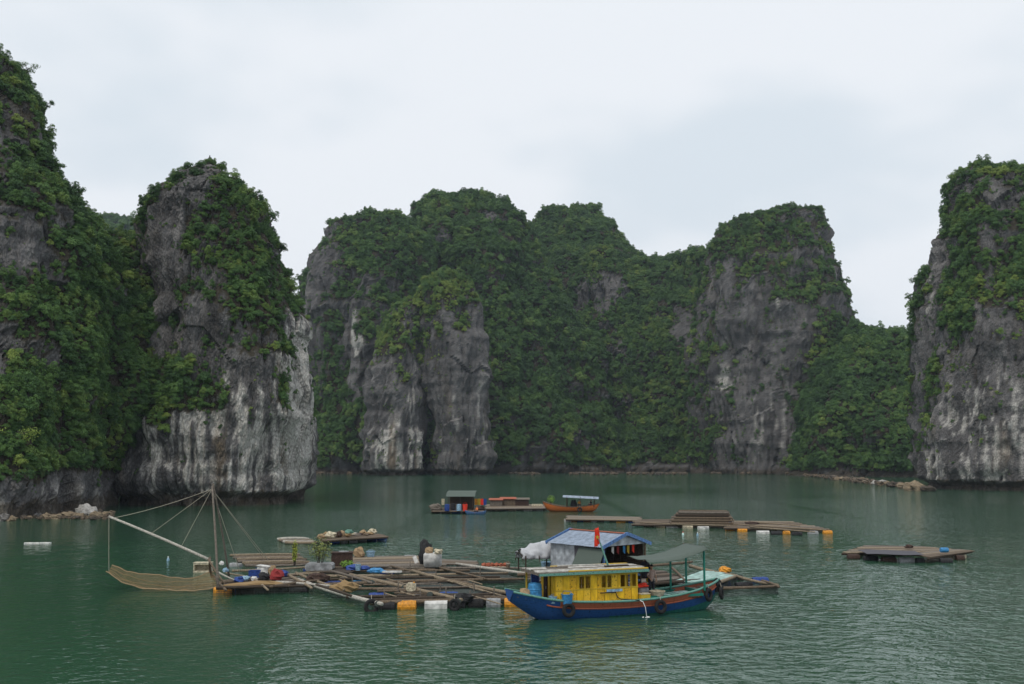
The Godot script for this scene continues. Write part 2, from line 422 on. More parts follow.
func karst(k: Dictionary, grow: Array):
	var fwd := ray(k.px, 455.0)
	fwd.y = 0.0
	fwd = fwd.normalized()
	var lat := Vector3(-fwd.z, 0, fwd.x)
	var dist: float = k.dist
	# cross-sections in metres, from the foot up: y, left, right, forward, back
	var lv := []
	for r in k.rows:
		var row_y: float = r[0] + k.get("drop", 0.0) * clampf((470.0 - r[0]) / 220.0, 0.0, 1.0)
		var a := ray(r[1], row_y)
		var b := ray(r[2], row_y)
		var p := EYE + a * (dist / a.dot(fwd))
		var q := EYE + b * (dist / b.dot(fwd))
		var grown: float = k.bush * k.get("skin", 1.0)
		var in_l := minf(grown * 1.5, (q - p).dot(lat) * 0.3)
		lv.append([(p.y + q.y) * 0.5 - grown * 1.7, p.dot(lat) + in_l, q.dot(lat) - in_l, r[3], r[4]])
	lv.reverse()
	if k.name != "rock_pinnacle": lv[0][0] = minf(lv[0][0], -2.5)
	var marks := {}
	for what in ["bare", "lush", "pale"]:
		var list := []
		for m in k.get(what, []):
			var d := ray(m[0], m[1])
			var p: Vector3 = EYE + d * ((dist - lv[0][3] * 0.6) / d.dot(fwd))
			list.append([p.dot(lat), p.y, m[2] * dist / FOCAL, m[3] * dist / FOCAL, m[4]])
		marks[what] = list
	# walk up the profile in steps of even length
	var fine := []
	var run := [0.0]
	for i in lv.size() - 1:
		var a0: Array = lv[maxi(i - 1, 0)]
		var a1: Array = lv[i]
		var a2: Array = lv[i + 1]
		var a3: Array = lv[mini(i + 2, lv.size() - 1)]
		for s in 24:
			var w := s / 24.0
			var row := [lerpf(a1[0], a2[0], w)]
			var span: float = maxf(a2[0] - a1[0], 0.01)
			for c in range(1, 5):
				row.append(cubic_interpolate_in_time(a1[c], a2[c], a0[c], a3[c], w, span, minf(a0[0] - a1[0], -0.01), maxf(a3[0] - a1[0], span + 0.01)))
			fine.append(row)
	fine.append(lv[-1].duplicate())
	for i in range(1, fine.size()):
		var p: Array = fine[i - 1]
		var q: Array = fine[i]
		var dw: float = ((q[2] - q[1]) - (p[2] - p[1])) * 0.5
		run.append(run[-1] + Vector3(q[0] - p[0], dw, q[3] - p[3]).length())
	var cell: float = k.cell
	var nrow := int(run[-1] / cell) + 2
	var girth: float = (lv[0][2] - lv[0][1]) + lv[0][3] * 2.0
	var nfront := int(girth / cell * 0.95)
	var nback := maxi(12, nfront / 5)
	var ncol := nfront + nback
	var sc: float = k.size
	var rough: float = k.rough
	var sd: int = hash(k.id) % 9973
	var n_big := noise(sd, 0.035 / sc, 3)
	var n_mid := noise(sd + 1, 0.13 / sc, 3)
	var n_flute := noise(sd + 2, 0.22 / sc, 3, FastNoiseLite.TYPE_SIMPLEX_SMOOTH, FastNoiseLite.FRACTAL_RIDGED)
	var n_fine := noise(sd + 3, 0.62 / sc, 3, FastNoiseLite.TYPE_SIMPLEX, FastNoiseLite.FRACTAL_RIDGED)
	var n_block := noise(sd + 9, 0.11 / sc, 1, FastNoiseLite.TYPE_CELLULAR)
	n_block.cellular_return_type = FastNoiseLite.RETURN_CELL_VALUE
	var n_tuft := noise(sd + 10, 0.33 / sc, 2)
	var n_ledge := noise(sd + 4, 0.1 / sc, 2)
	var n_veg := noise(sd + 5, 0.09 / sc, 4)
	var n_tone := noise(sd + 6, 0.16 / sc, 4)
	var n_stain := noise(sd + 7, 0.5 / sc, 3)
	var notch: float = k.get("notch", 0.0)
	var v := PackedVector3Array()
	v.resize(nrow * ncol)
	var at_i := 0
	var angles := []
	for c in ncol:
		# columns lie closer together on the side that faces the bay
		angles.append(-PI - 0.12 + (PI + 0.24) * c / nfront if c < nfront else 0.12 + (PI - 0.24) * (c - nfront) / nback)
	for r in nrow:
		var want: float = run[-1] * r / (nrow - 1)
		while at_i < fine.size() - 2 and run[at_i + 1] < want: at_i += 1
		var f: float = clampf((want - run[at_i]) / maxf(run[at_i + 1] - run[at_i], 0.0001), 0, 1)
		var A: Array = fine[at_i]
		var B: Array = fine[at_i + 1]
		var y := lerpf(A[0], B[0], f)
		var l := lerpf(A[1], B[1], f)
		var rr := lerpf(A[2], B[2], f)
		var tf := lerpf(A[3], B[3], f)
		var tb := lerpf(A[4], B[4], f)
		var hw := (rr - l) * 0.5
		var cx := (rr + l) * 0.5
		var last := r == nrow - 1
		var ease := clampf(minf(hw, tf) / (4.0 * sc), 0.12, 1.0)   # the very top moves less
		for c in ncol:
			var an: float = angles[c]
			var ca := cos(an)
			var sa := sin(an)
			# a rounded, slightly square plan
			var ex := signf(ca) * pow(absf(ca), 0.82) * hw
			var ez := signf(sa) * pow(absf(sa), 0.82) * (tf if sa < 0.0 else tb)
			var p := lat * (cx + ex) + fwd * (dist + ez) + Vector3(0, y, 0)
			var out := (lat * (ca / maxf(hw, 0.5)) + fwd * (sa / maxf(tf, 0.5))).normalized()
			var flute := n_flute.get_noise_3d(p.x, p.y * 0.13, p.z)
			var d := n_big.get_noise_3d(p.x, p.y * 0.6, p.z) * 3.2 * sc * rough
			d += n_mid.get_noise_3d(p.x, p.y * 0.4, p.z) * 2.0 * sc * rough
			d += (flute - 0.3) * 0.5 * sc - pow(maxf(flute, 0.0), 4.0) * 1.9 * sc
			d += n_ledge.get_noise_3d(p.x * 0.3, p.y * 1.6, p.z * 0.3) * 1.2 * sc
			d += (n_fine.get_noise_3d(p.x, p.y * 0.22, p.z) - 0.2) * 0.5 * sc
			d += n_block.get_noise_3d(p.x, p.y * 0.45, p.z) * 0.8 * sc
			if notch > 0.0 and p.y < 4.2:
				var wob := 1.6 + n_mid.get_noise_2d(p.x * 0.7, p.z * 0.7) * 1.3
				d -= notch * smoothstep(wob + 1.0, wob - 0.6, p.y)
			p += out * d * ease + Vector3(0, d * 0.35 * (1.0 - smoothstep(0.0, 14.0 * sc, lv[-1][0] - y)) * ease, 0)
			if last: p = lat * cx + fwd * dist + Vector3(0, y, 0)
			v[r * ncol + c] = p
	# faces
	var idx := PackedInt32Array()
	for r in nrow - 1:
		for c in ncol:
			var c2 := (c + 1) % ncol
			var a := r * ncol + c
			var b := r * ncol + c2
			idx.append_array(PackedInt32Array([a, b + ncol, b, a, a + ncol, b + ncol]))
	var nr := PackedVector3Array()
	nr.resize(v.size())
	for r in nrow:
		var ru := mini(r + 1, nrow - 1)
		var rd := maxi(r - 1, 0)
		for c in ncol:
			var dx: Vector3 = v[r * ncol + (c + 1) % ncol] - v[r * ncol + (c + ncol - 1) % ncol]
			var dy: Vector3 = v[ru * ncol + c] - v[rd * ncol + c]
			nr[r * ncol + c] = dx.cross(dy).normalized()
	# colours: dark weathered limestone, pale dripstone streaks, ochre seeps, a brown tide band
	var col := PackedColorArray()
	col.resize(v.size())
	var vegv := PackedFloat32Array()
	vegv.resize(v.size())
	for i in v.size():
		var p := v[i]
		var n := nr[i]
		var s := p.dot(lat)
		var tone := n_tone.get_noise_3d(p.x, p.y * 0.22, p.z)
		var streak := n_stain.get_noise_3d(p.x, p.y * 0.06, p.z)
		var stain := n_stain.get_noise_3d(p.x + 91.0, p.y * 0.35, p.z)
		var g := clampf(0.155 + tone * 0.10 + streak * 0.045 + stain * 0.03, 0.035, 0.32)
		var pale := 0.0
		for m in marks.pale: pale = maxf(pale, m[4] * (1.0 - smoothstep(0.5, 1.25, Vector2((s - m[0]) / m[2], (p.y - m[1]) / m[3]).length())))
		var pw := clampf((streak * 1.5 + tone * 0.9 + stain * 0.5 - 0.02 + (pale - 0.55) * 0.95) * 2.6, 0, 1) * clampf(pale * 1.6 + 0.10, 0, 1)
		var base := Color(g * 1.0, g * 0.965, g * 0.96)
		base = base.lerp(Color(0.64, 0.615, 0.57), pw * 0.9)
		var ochre := clampf((n_tone.get_noise_3d(p.x + 40.0, p.y * 0.18, p.z - 17.0) - 0.22) * 3.0, 0, 1) * clampf(pale + 0.15, 0, 1)
		base = base.lerp(Color(0.30, 0.215, 0.12), ochre * 0.5)
		if p.y < 2.2 + stain * 1.4: base = base.lerp(Color(0.075, 0.058, 0.038), 0.8)
		col[i] = base
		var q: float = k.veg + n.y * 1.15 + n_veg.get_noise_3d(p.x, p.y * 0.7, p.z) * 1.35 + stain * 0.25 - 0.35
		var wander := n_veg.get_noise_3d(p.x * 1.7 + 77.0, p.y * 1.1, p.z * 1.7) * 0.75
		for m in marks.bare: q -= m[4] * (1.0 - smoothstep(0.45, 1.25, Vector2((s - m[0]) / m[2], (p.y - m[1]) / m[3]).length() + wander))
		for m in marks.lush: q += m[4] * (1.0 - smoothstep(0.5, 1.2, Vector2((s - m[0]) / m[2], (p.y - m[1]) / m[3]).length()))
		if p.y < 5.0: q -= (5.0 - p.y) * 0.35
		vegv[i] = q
		# dark forest soil; its colour also paints in the shade between crowns
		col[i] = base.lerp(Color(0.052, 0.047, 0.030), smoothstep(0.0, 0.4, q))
	var arr := []
	arr.resize(Mesh.ARRAY_MAX)
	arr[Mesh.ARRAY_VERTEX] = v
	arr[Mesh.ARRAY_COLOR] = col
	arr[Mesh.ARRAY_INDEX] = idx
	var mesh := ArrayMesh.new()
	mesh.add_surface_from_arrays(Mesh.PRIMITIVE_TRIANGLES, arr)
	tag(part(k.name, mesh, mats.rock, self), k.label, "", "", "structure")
	karst_points[k.id] = [v, nr]
	# what grows on it
	var rs := RandomNumberGenerator.new()
	rs.seed = sd
	var n_kind := noise(sd + 8, 0.05 / sc, 3)
	var places := []
	for g in grow.size(): places.append([])
	var bush: float = k.bush
	var dens: float = k.dens
	for r in range(0, nrow - 1):
		for c in ncol:
			var i := r * ncol + c
			var q := vegv[i]
			var p := v[i]
			var tuft := n_tuft.get_noise_3d(p.x, p.y * 0.8, p.z) - 0.22 + minf(q, 0.0) * 0.16
			if q < -0.05 and tuft < 0.0: continue
			if p.y < 1.5: continue
			var n := nr[i]
			if n.dot((EYE - p).normalized()) < -0.45: continue
			var j := r * ncol + (c + 1) % ncol
			var area := (v[j] - p).cross(v[i + ncol] - p).length()
			var stand := n_tuft.get_noise_3d(p.x * 0.8 + 55.0, p.y * 0.8, p.z * 0.8)
			var many := area * dens * (0.3 + clampf(q * 1.6, 0.0, 1.0)) * clampf(0.75 + stand * 1.6, 0.12, 1.3)
			if q < -0.05: many = area * dens * clampf(tuft * 9.0, 0.0, 1.0) * 1.2
			var cnt := int(many)
			if rs.randf() < many - cnt: cnt += 1
			for t in cnt:
				var pos := p + (v[j] - p) * rs.randf() + (v[i + ncol] - p) * rs.randf()
				var size := bush * (0.34 + 0.40 * rs.randf() + clampf(q, 0.0, 1.0) * 0.34)
				var lift := 0.12
				if q > 0.12 and rs.randf() < 0.24:
					size = bush * (1.1 + 1.15 * pow(rs.randf(), 1.8)) * (1.0 - 0.35 * smoothstep(0.55, 0.9, n.y))
					lift = rs.randf_range(0.25, 0.6)
				elif q < -0.05: size = bush * rs.randf_range(0.22, 0.6)
				var kind := int(clampf((n_kind.get_noise_3dv(pos) * 0.9 + 0.5) * grow.size() + rs.randf_range(-1.3, 1.3), 0, grow.size() - 1))
				var up := (Vector3.UP * (0.7 + rs.randf() * 0.5) + n * 0.45 + Vector3(rs.randf() - 0.5, 0, rs.randf() - 0.5) * 0.4).normalized()
				var b := Basis(Quaternion(Vector3.UP, up)) * Basis(Vector3.UP, rs.randf() * TAU)
				b = b.scaled(Vector3(size, size * rs.randf_range(0.8, 1.2), size))
				pos += (n * 0.6 + Vector3.UP * 0.4) * size * lift
				# kinds of plant: each has its own green; patches of one kind grow together
				var which: float = n_veg.get_noise_3d(pos.x + 300.0, pos.y * 1.3, pos.z) * 2.6 + rs.randf_range(-1.3, 1.3) + k.get("fresh", 2.1)
				var tint: Color = GREENS[clampi(int(which), 0, GREENS.size() - 1)]
				places[kind].append([Transform3D(b, pos), tint])
	var root := Node3D.new()
	root.name = numbered("forest_cover")
	add_child(root)
	tag(root, "trees and shrubs growing over the " + String(k.label), "forest", "", "stuff")
	for g in grow.size():
		if places[g].is_empty(): continue
		var mm := MultiMesh.new()
		mm.transform_format = MultiMesh.TRANSFORM_3D
		mm.use_colors = true
		mm.mesh = grow[g]
		mm.instance_count = places[g].size()
		for i in places[g].size():
			mm.set_instance_transform(i, places[g][i][0])
			mm.set_instance_color(i, places[g][i][1])
		var mi := MultiMeshInstance3D.new()
		mi.name = "foliage"
		mi.multimesh = mm
		mi.material_override = mats.leaf
		mi.set_meta("kind", "stuff")
		root.add_child(mi, true)

# ------------------------------------------------------------------ leaves
func add_leaf(s: Shape, p: Vector3, out: Vector3, size: float, rs: RandomNumberGenerator):
	var n := (out * 0.9 + Vector3(0, 0.4, 0) + Vector3(rs.randf() - 0.5, rs.randf() - 0.5, rs.randf() - 0.5) * 1.0).normalized()
	var a := n.cross(Vector3(rs.randf() - 0.5, rs.randf() - 0.5, rs.randf() - 0.5)).normalized()
	var b := n.cross(a)
	var l := size * rs.randf_range(0.7, 1.35)
	var w := l * rs.randf_range(0.42, 0.62)
	var t := rs.randf_range(0.88, 1.12)
	s.tint = Color(t, t * rs.randf_range(0.95, 1.05), t * rs.randf_range(0.8, 1.1))
	var tip := p + a * l - n * l * 0.25
	s.tri(p - a * l * 0.7, p + b * w, tip)
	s.tri(p - a * l * 0.7, tip, p - b * w)

# a crown of radius about 1 whose foot is at the origin: round tufts of leaves, open between them
func crown_shape(sd: int, lobes: int, per: int, leaf: float, flat: float, spread: float, lob := 0.36) -> Shape:
	var rs := RandomNumberGenerator.new()
	rs.seed = sd
	var s := Shape.new()
	for i in lobes:
		var an := TAU * (i + rs.randf() * 0.7) / lobes
		var rad := sqrt(rs.randf()) * spread if i > 0 else 0.0
		var mid := Vector3(cos(an) * rad, (rs.randf_range(0.05, 0.6) if i > 0 else 0.75) * flat * (1.1 - rad * 0.5), sin(an) * rad)
		var size := rs.randf_range(0.75, 1.2) * lob
		s.tint = Color(1.5, 0.75, 1.6)
		s.tube([Vector3(0, -0.35, 0), mid * 0.45 + Vector3(0, -0.05, 0), mid], [0.045, 0.03, 0.012], 4, false)
		for t in per:
			var d := Vector3(rs.randfn(), rs.randfn() * 0.9 + 0.25, rs.randfn()).normalized()
			if d.y < -0.4: d.y = -d.y
			var q := rs.randf_range(0.72, 1.08)
			add_leaf(s, mid + Vector3(d.x, d.y * 0.8, d.z) * size * q, d, leaf, rs)
	return s

func leaf_kinds() -> Array:
	return [crown_shape(1, 6, 120, 0.088, 0.9, 0.5, 0.42).mesh(), crown_shape(2, 8, 105, 0.08, 1.1, 0.58, 0.38).mesh(), crown_shape(3, 7, 105, 0.095, 0.7, 0.65, 0.4).mesh(), crown_shape(4, 7, 120, 0.076, 1.5, 0.42, 0.38).mesh(), crown_shape(5, 9, 90, 0.084, 0.8, 0.7, 0.36).mesh()]

# ------------------------------------------------------------------ water
func build_water():
	const LV := 12
	var n1 := noise(71, 0.8, 3)
	var n2 := noise(72, 0.28, 2)
	var n3 := noise(73, 0.09, 2)
	var n_wind := noise(74, 0.016, 3)
	# ripples: a seamless normal map of wavelets longer across the wind than along it
	var rip := normal_tex(noise(75, 0.013, 4, FastNoiseLite.TYPE_SIMPLEX_SMOOTH), 2048, 2048, 14.0)
	var levels := []
	for i in LV:
		var m := StandardMaterial3D.new()
		m.albedo_color = lin(0.025, 0.076, 0.043)
		m.roughness = 0.06
		m.metallic_specular = 0.5
		m.normal_enabled = true
		m.normal_texture = rip
		m.normal_scale = 0.22 + 0.52 * i / (LV - 1)
		levels.append(m)
	# rows from near to far, closer together near the viewer; lines run across the bay
	var zs := [-400.0, -200.0, -60.0, 0.0, 20.0, 30.0]
	var d := 33.0
	while d < 118.0:
		zs.append(d)
		d += 0.13 if d < 62.0 else 0.13 + (d - 62.0) * 0.006
	while d < 560.0:
		zs.append(d)
		d += 0.5 + (d - 118.0) * 0.03
	zs.append_array([700.0, 1000.0, 1600.0, 3000.0])
	var nx := 620
	var xs := []
	for i in nx + 1:
		var u := -1.0 + 2.0 * i / nx
		xs.append(u)
	var v := PackedVector3Array()
	var uv := PackedVector2Array()
	var wind := PackedFloat32Array()
	for r in zs.size():
		var z: float = zs[r]
		var half := 24.0 + clampf(z, 0.0, 1e9) * 0.62 if z < 600 else z * 0.9
		if z < 33.0: half = 600.0 if z < 30.0 else 44.5
		var live := smoothstep(31.0, 35.0, z) * (1.0 - smoothstep(90.0, 118.0, z))
		for i in nx + 1:
			var x: float = xs[i] * half
			var w := wind_at(x, z, n_wind)
			var y := 0.0
			if live > 0.0:
				var e := n1.get_noise_2d(x * 0.8, z) * 0.036 + n2.get_noise_2d(x * 0.8, z) * 0.05 + n3.get_noise_2d(x, z) * 0.05
				y = e * live * (0.2 + w * 1.2)
			v.append(Vector3(x, y, -z))
			uv.append(Vector2(x / 30.0, z / 21.0))
			wind.append(w)
	var stride := nx + 1
	var idx := []
	for i in LV: idx.append(PackedInt32Array())
	for r in zs.size() - 1:
		for i in nx:
			var a := r * stride + i
			var lvl := clampi(int(wind[a] * LV), 0, LV - 1)
			idx[lvl].append_array(PackedInt32Array([a, a + stride, a + stride + 1, a, a + stride + 1, a + 1]))
	var nr := PackedVector3Array()
	nr.resize(v.size())
	for r in zs.size():
		for i in stride:
			var dx: Vector3 = v[r * stride + mini(i + 1, nx)] - v[r * stride + maxi(i - 1, 0)]
			var dz: Vector3 = v[mini(r + 1, zs.size() - 1) * stride + i] - v[maxi(r - 1, 0) * stride + i]
			nr[r * stride + i] = dx.cross(dz).normalized()
	var mesh := ArrayMesh.new()
	for l in LV:
		if idx[l].is_empty(): continue
		var keep := {}
		var vv := PackedVector3Array()
		var nn := PackedVector3Array()
		var uu := PackedVector2Array()
		var ii := PackedInt32Array()
		for q in idx[l]:
			var g: int = keep.get(q, -1)
			if g < 0:
				g = vv.size()
				keep[q] = g
				vv.append(v[q])
				nn.append(nr[q])
				uu.append(uv[q])
			ii.append(g)
		var arr := []
		arr.resize(Mesh.ARRAY_MAX)
		arr[Mesh.ARRAY_VERTEX] = vv
		arr[Mesh.ARRAY_NORMAL] = nn
		arr[Mesh.ARRAY_TEX_UV] = uu
		arr[Mesh.ARRAY_INDEX] = ii
		mesh.add_surface_from_arrays(Mesh.PRIMITIVE_TRIANGLES, arr)
		mesh.surface_set_material(mesh.get_surface_count() - 1, levels[l])
	tag(part("water", mesh, null, self), "rippled dark green sea water of the bay", "", "", "structure")

# how much the breeze ruffles the water: calm in the lee of the left cliffs, livelier in the open to the right
func wind_at(x: float, z: float, n: FastNoiseLite) -> float:
	var open := smoothstep(-34.0, 26.0, x + (z - 60.0) * 0.10)
	var q := 0.10 + smoothstep(-30.0, -6.0, x) * 0.2 * (1.0 - 0.8 * smoothstep(125.0, 200.0, z)) + open * 0.36 + 0.10 * smoothstep(58.0, 75.0, z) * (1.0 - smoothstep(115.0, 160.0, z)) * (1.0 - smoothstep(110.0, 220.0, z) * 0.7) + n.get_noise_2d(x, z * 0.55) * 0.8
	return clampf(q, 0.0, 0.999)

# ------------------------------------------------------------------ things on the water: shared pieces
func object_materials():
	var w := Vector3(1.3, 1.3, 1.3)
	mats.wood = std(lin(0.235, 0.175, 0.12), 0.85, tex_streak, w)
	mats.wood_dark = std(lin(0.095, 0.07, 0.05), 0.9, tex_streak, w)
	mats.wood_grey = std(lin(0.27, 0.23, 0.19), 0.9, tex_streak, w)
	mats.bamboo = std(lin(0.40, 0.315, 0.215), 0.75, tex_streak, w)
	mats.bleached = std(lin(0.72, 0.68, 0.60), 0.8, tex_streak, w)
	mats.brown = std(lin(0.075, 0.045, 0.035), 0.85, tex_blotch, w)
	mats.orange = std(lin(0.86, 0.36, 0.03), 0.5, tex_blotch, w)
	mats.white = std(lin(0.80, 0.79, 0.76), 0.7, tex_blotch, w * 0.4)
	mats.sheet = std(lin(0.48, 0.52, 0.56), 0.6, tex_blotch, w * 0.25)
	mats.cream = std(lin(0.70, 0.62, 0.45), 0.7, tex_blotch, w)
	mats.grey = std(lin(0.36, 0.37, 0.38), 0.75, tex_blotch, w * 0.4)
	mats.blue = std(lin(0.025, 0.075, 0.33), 0.5, tex_blotch, w)
	mats.sky_blue = std(lin(0.06, 0.30, 0.62), 0.45, tex_blotch, w)
	mats.pale_blue = std(lin(0.35, 0.55, 0.72), 0.5, tex_blotch, w)
	mats.green_float = std(lin(0.16, 0.34, 0.27), 0.6, tex_blotch, w)
	mats.tyre = std(lin(0.022, 0.022, 0.023), 0.85, tex_rough, w)
	mats.black = std(lin(0.018, 0.018, 0.02), 0.7)
	mats.net_dark = std(lin(0.045, 0.055, 0.05), 0.9)
	mats.net_olive = std(lin(0.26, 0.175, 0.085), 0.9)
	mats.rope = std(lin(0.42, 0.38, 0.31), 0.9)
	mats.rope_pale = std(lin(0.66, 0.63, 0.56), 0.9)
	mats.yellow = std(lin(0.90, 0.545, 0.020), 0.55, gray_tex(noise(35, 0.012, 5), 512, 512, 0.78, 1.06), Vector3(0.5, 0.2, 0.5))
	mats.yellow_b = std(lin(0.86, 0.50, 0.025), 0.6, tex_wear, Vector3(0.9, 0.5, 0.9))
	mats.yellow_c = std(lin(0.92, 0.58, 0.04), 0.55, tex_wear, Vector3(0.7, 0.4, 0.7))
	mats.yellow_trim = std(lin(0.85, 0.57, 0.05), 0.6, tex_rough, w)
	mats.hull_blue = std(lin(0.024, 0.098, 0.33), 0.45, tex_wear, Vector3(0.35, 1.1, 0.35))
	mats.hull_rust = std(lin(0.42, 0.12, 0.065), 0.7, tex_wear, Vector3(0.6, 1.6, 0.6))
	mats.hull_teal = std(lin(0.15, 0.36, 0.31), 0.6, tex_wear, w * 0.7)
	mats.hull_green = std(lin(0.03, 0.20, 0.17), 0.5, tex_blotch, w)
	mats.post_green = std(lin(0.01, 0.16, 0.12), 0.5)
	mats.deck_teal = std(lin(0.42, 0.62, 0.57), 0.7, tex_blotch, Vector3(0.5, 0.5, 0.5))
	mats.roof_pale = std(lin(0.62, 0.60, 0.55), 0.85, tex_blotch, Vector3(0.7, 0.7, 0.7))
	mats.roof_blue = std(lin(0.34, 0.41, 0.52), 0.5, tex_blotch, Vector3(0.6, 0.6, 0.6))
	mats.trim_blue = std(lin(0.13, 0.26, 0.55), 0.5, tex_blotch, w)
	mats.tarp_green = std(lin(0.13, 0.17, 0.145), 0.75, tex_rough, w)
	mats.tarp_dark = std(lin(0.11, 0.105, 0.125), 0.7, tex_rough, w)
	mats.tarp_white = std(lin(0.70, 0.72, 0.76), 0.7, tex_rough, w)
	mats.red = std(lin(0.72, 0.045, 0.02), 0.7)
	mats.maroon = std(lin(0.24, 0.03, 0.03), 0.85)
	mats.boat_orange = std(lin(0.78, 0.21, 0.055), 0.6, tex_wear, w * 0.5)
	mats.skin = std(lin(0.42, 0.25, 0.17), 0.6)
	mats.hair = std(lin(0.012, 0.010, 0.010), 0.6)
	mats.shirt = std(lin(0.72, 0.52, 0.46), 0.85, tex_blotch, Vector3(6, 6, 6))
	mats.cloth_dark = std(lin(0.03, 0.03, 0.04), 0.9)
	mats.foam = std(lin(0.85, 0.87, 0.87), 0.4)
	mats.tan = std(lin(0.48, 0.34, 0.20), 0.9, tex_rough, w)
	mats.glass_pale = std(lin(0.55, 0.75, 0.72), 0.2)

func pw(called: String, s: Shape, mat: Material, parent: Node3D, smooth := false) -> MeshInstance3D:
	# a part whose shape was laid out in the world
	return part(called, s.mesh(smooth), mat, parent, parent.transform.affine_inverse())

func pole(parent: Node3D, a: Vector3, b: Vector3, r: float, mat: Material, called := "pole", sag := 0.0, local := false) -> MeshInstance3D:
	var s := Shape.new()
	var path := []
	var rad := []
	var wob := Vector3(rng.randf() - 0.5, rng.randf() - 0.5, rng.randf() - 0.5) * r * 1.4
	var n := 5
	for i in n + 1:
		var t := i / float(n)
		path.append(a.lerp(b, t) + (wob + Vector3(0, -sag, 0)) * 4.0 * t * (1.0 - t))
		rad.append(r * lerpf(1.08, 0.82, t) * rng.randf_range(0.93, 1.07))
	s.tube(path, rad, 7)
	return part(called, s.mesh(true), mat, parent) if local else pw(called, s, mat, parent, true)

var shared := {}
func barrel_mesh() -> Mesh:
	if not shared.has("barrel"):
		var s := Shape.new()
		var pr := [[0.0, -0.5], [0.24, -0.5], [0.265, -0.48], [0.275, -0.44]]
		for y in [-0.22, 0.22]: pr.append_array([[0.285, y - 0.05], [0.305, y - 0.02], [0.305, y + 0.02], [0.285, y + 0.05]])
		pr.append_array([[0.275, 0.44], [0.265, 0.48], [0.24, 0.5], [0.22, 0.485], [0.0, 0.485]])
		s.lathe(Transform3D.IDENTITY, pr, 14)
		shared.barrel = s.mesh()
	return shared.barrel

func jerry_mesh() -> Mesh:
	# a rounded block: foam or jerry-can float
	if not shared.has("block"):
		var s := Shape.new()
		s.box(Transform3D.IDENTITY, Vector3(0.5, 0.42, 1.0), 0.09)
		shared.block = s.mesh()
	return shared.block

func tyre_mesh() -> Mesh:
	if not shared.has("tyre"):
		var s := Shape.new()
		var pr := []
		for k in 13:
			var a := TAU * k / 12.0 + PI
			pr.append([0.245 + cos(a) * 0.095, sin(a) * 0.085])
		pr.reverse()
		s.lathe(Transform3D.IDENTITY, pr, 20)
		shared.tyre = s.mesh(true)
	return shared.tyre

# a barrel or block lying along a direction, as a part of a raft
func float_on(parent: Node3D, c: Vector3, dir: Vector3, length: float, mat: Material, block := false, r := 0.28):
	var z := dir.normalized()
	var xf := along(c - z, c + z)
	var b: Basis
	if block: b = xf.basis * Basis.from_scale(Vector3(r / 0.25, r / 0.25, length))
	else: b = xf.basis * Basis(Vector3.RIGHT, PI / 2) * Basis.from_scale(Vector3(r / 0.28, length, r / 0.28))
	return part("float_block" if block else "float_barrel", jerry_mesh() if block else barrel_mesh(), mat, parent, parent.transform.affine_inverse() * Transform3D(b, c))

func standing_barrel(label: String, where: Vector3, h: float, r: float, mat: Material, called := "barrel", lidded := true, group := "") -> Node3D:
	var t := thing(called, label, called.replace("_", " "), where, rng.randf() * 3.0, group)
	var s := Shape.new()
	if lidded:
		s.lathe(Transform3D.IDENTITY, [[0, 0], [r * 0.9, 0], [r * 0.97, 0.03], [r, h * 0.28], [r * 1.05, h * 0.33], [r, h * 0.38], [r, h * 0.62], [r * 1.05, h * 0.67], [r, h * 0.72], [r * 0.96, h * 0.96], [r * 0.88, h]], 16)
	else:
		s.lathe(Transform3D.IDENTITY, [[0, 0], [r * 0.8, 0], [r, h * 0.9], [r * 1.07, h * 0.93], [r * 1.07, h], [r * 0.98, h], [r * 0.8, h * 0.12], [0, h * 0.1]], 16)
	part("drum" if lidded else "tub", s.mesh(), mat, t)
	var l := Shape.new()
	if lidded: l.lathe(Transform3D.IDENTITY, [[r * 0.87, h - 0.01], [r * 0.9, h + 0.02], [r * 0.4, h + 0.03], [r * 0.4, h + 0.05], [0, h + 0.05]], 16)
	else: l.tube([Vector3(-r, h * 0.95, 0), Vector3(-r * 0.6, h * 1.25, 0), Vector3(r * 0.6, h * 1.25, 0), Vector3(r, h * 0.95, 0)], [0.012, 0.012, 0.012, 0.012], 5)
	part("lid" if lidded else "handle", l.mesh(), mat, t)
	return t

# netting that hangs from a pole down past the water
func net_wall(parent: Node3D, a: Vector3, b: Vector3, drop: float, mat: Material, gap := 0.07):
	var s := Shape.new()
	var n := maxi(2, int(a.distance_to(b) / gap))
	var th := 0.012
	var side := (b - a).normalized() * th
	for i in n + 1:
		var p := a.lerp(b, i / float(n)) + Vector3(0, 0, rng.randf_range(-0.02, 0.02))
		s.quad(p - side, p + side, p + side + Vector3(0, -drop, 0), p - side + Vector3(0, -drop, 0))
	var m := maxi(2, int(drop / gap))
	for i in m:
		var y := Vector3(0, -drop * i / m, 0)
		s.quad(a + y, b + y, b + y - Vector3(0, th * 2.0, 0), a + y - Vector3(0, th * 2.0, 0))
	return pw("netting", s, mat, parent)

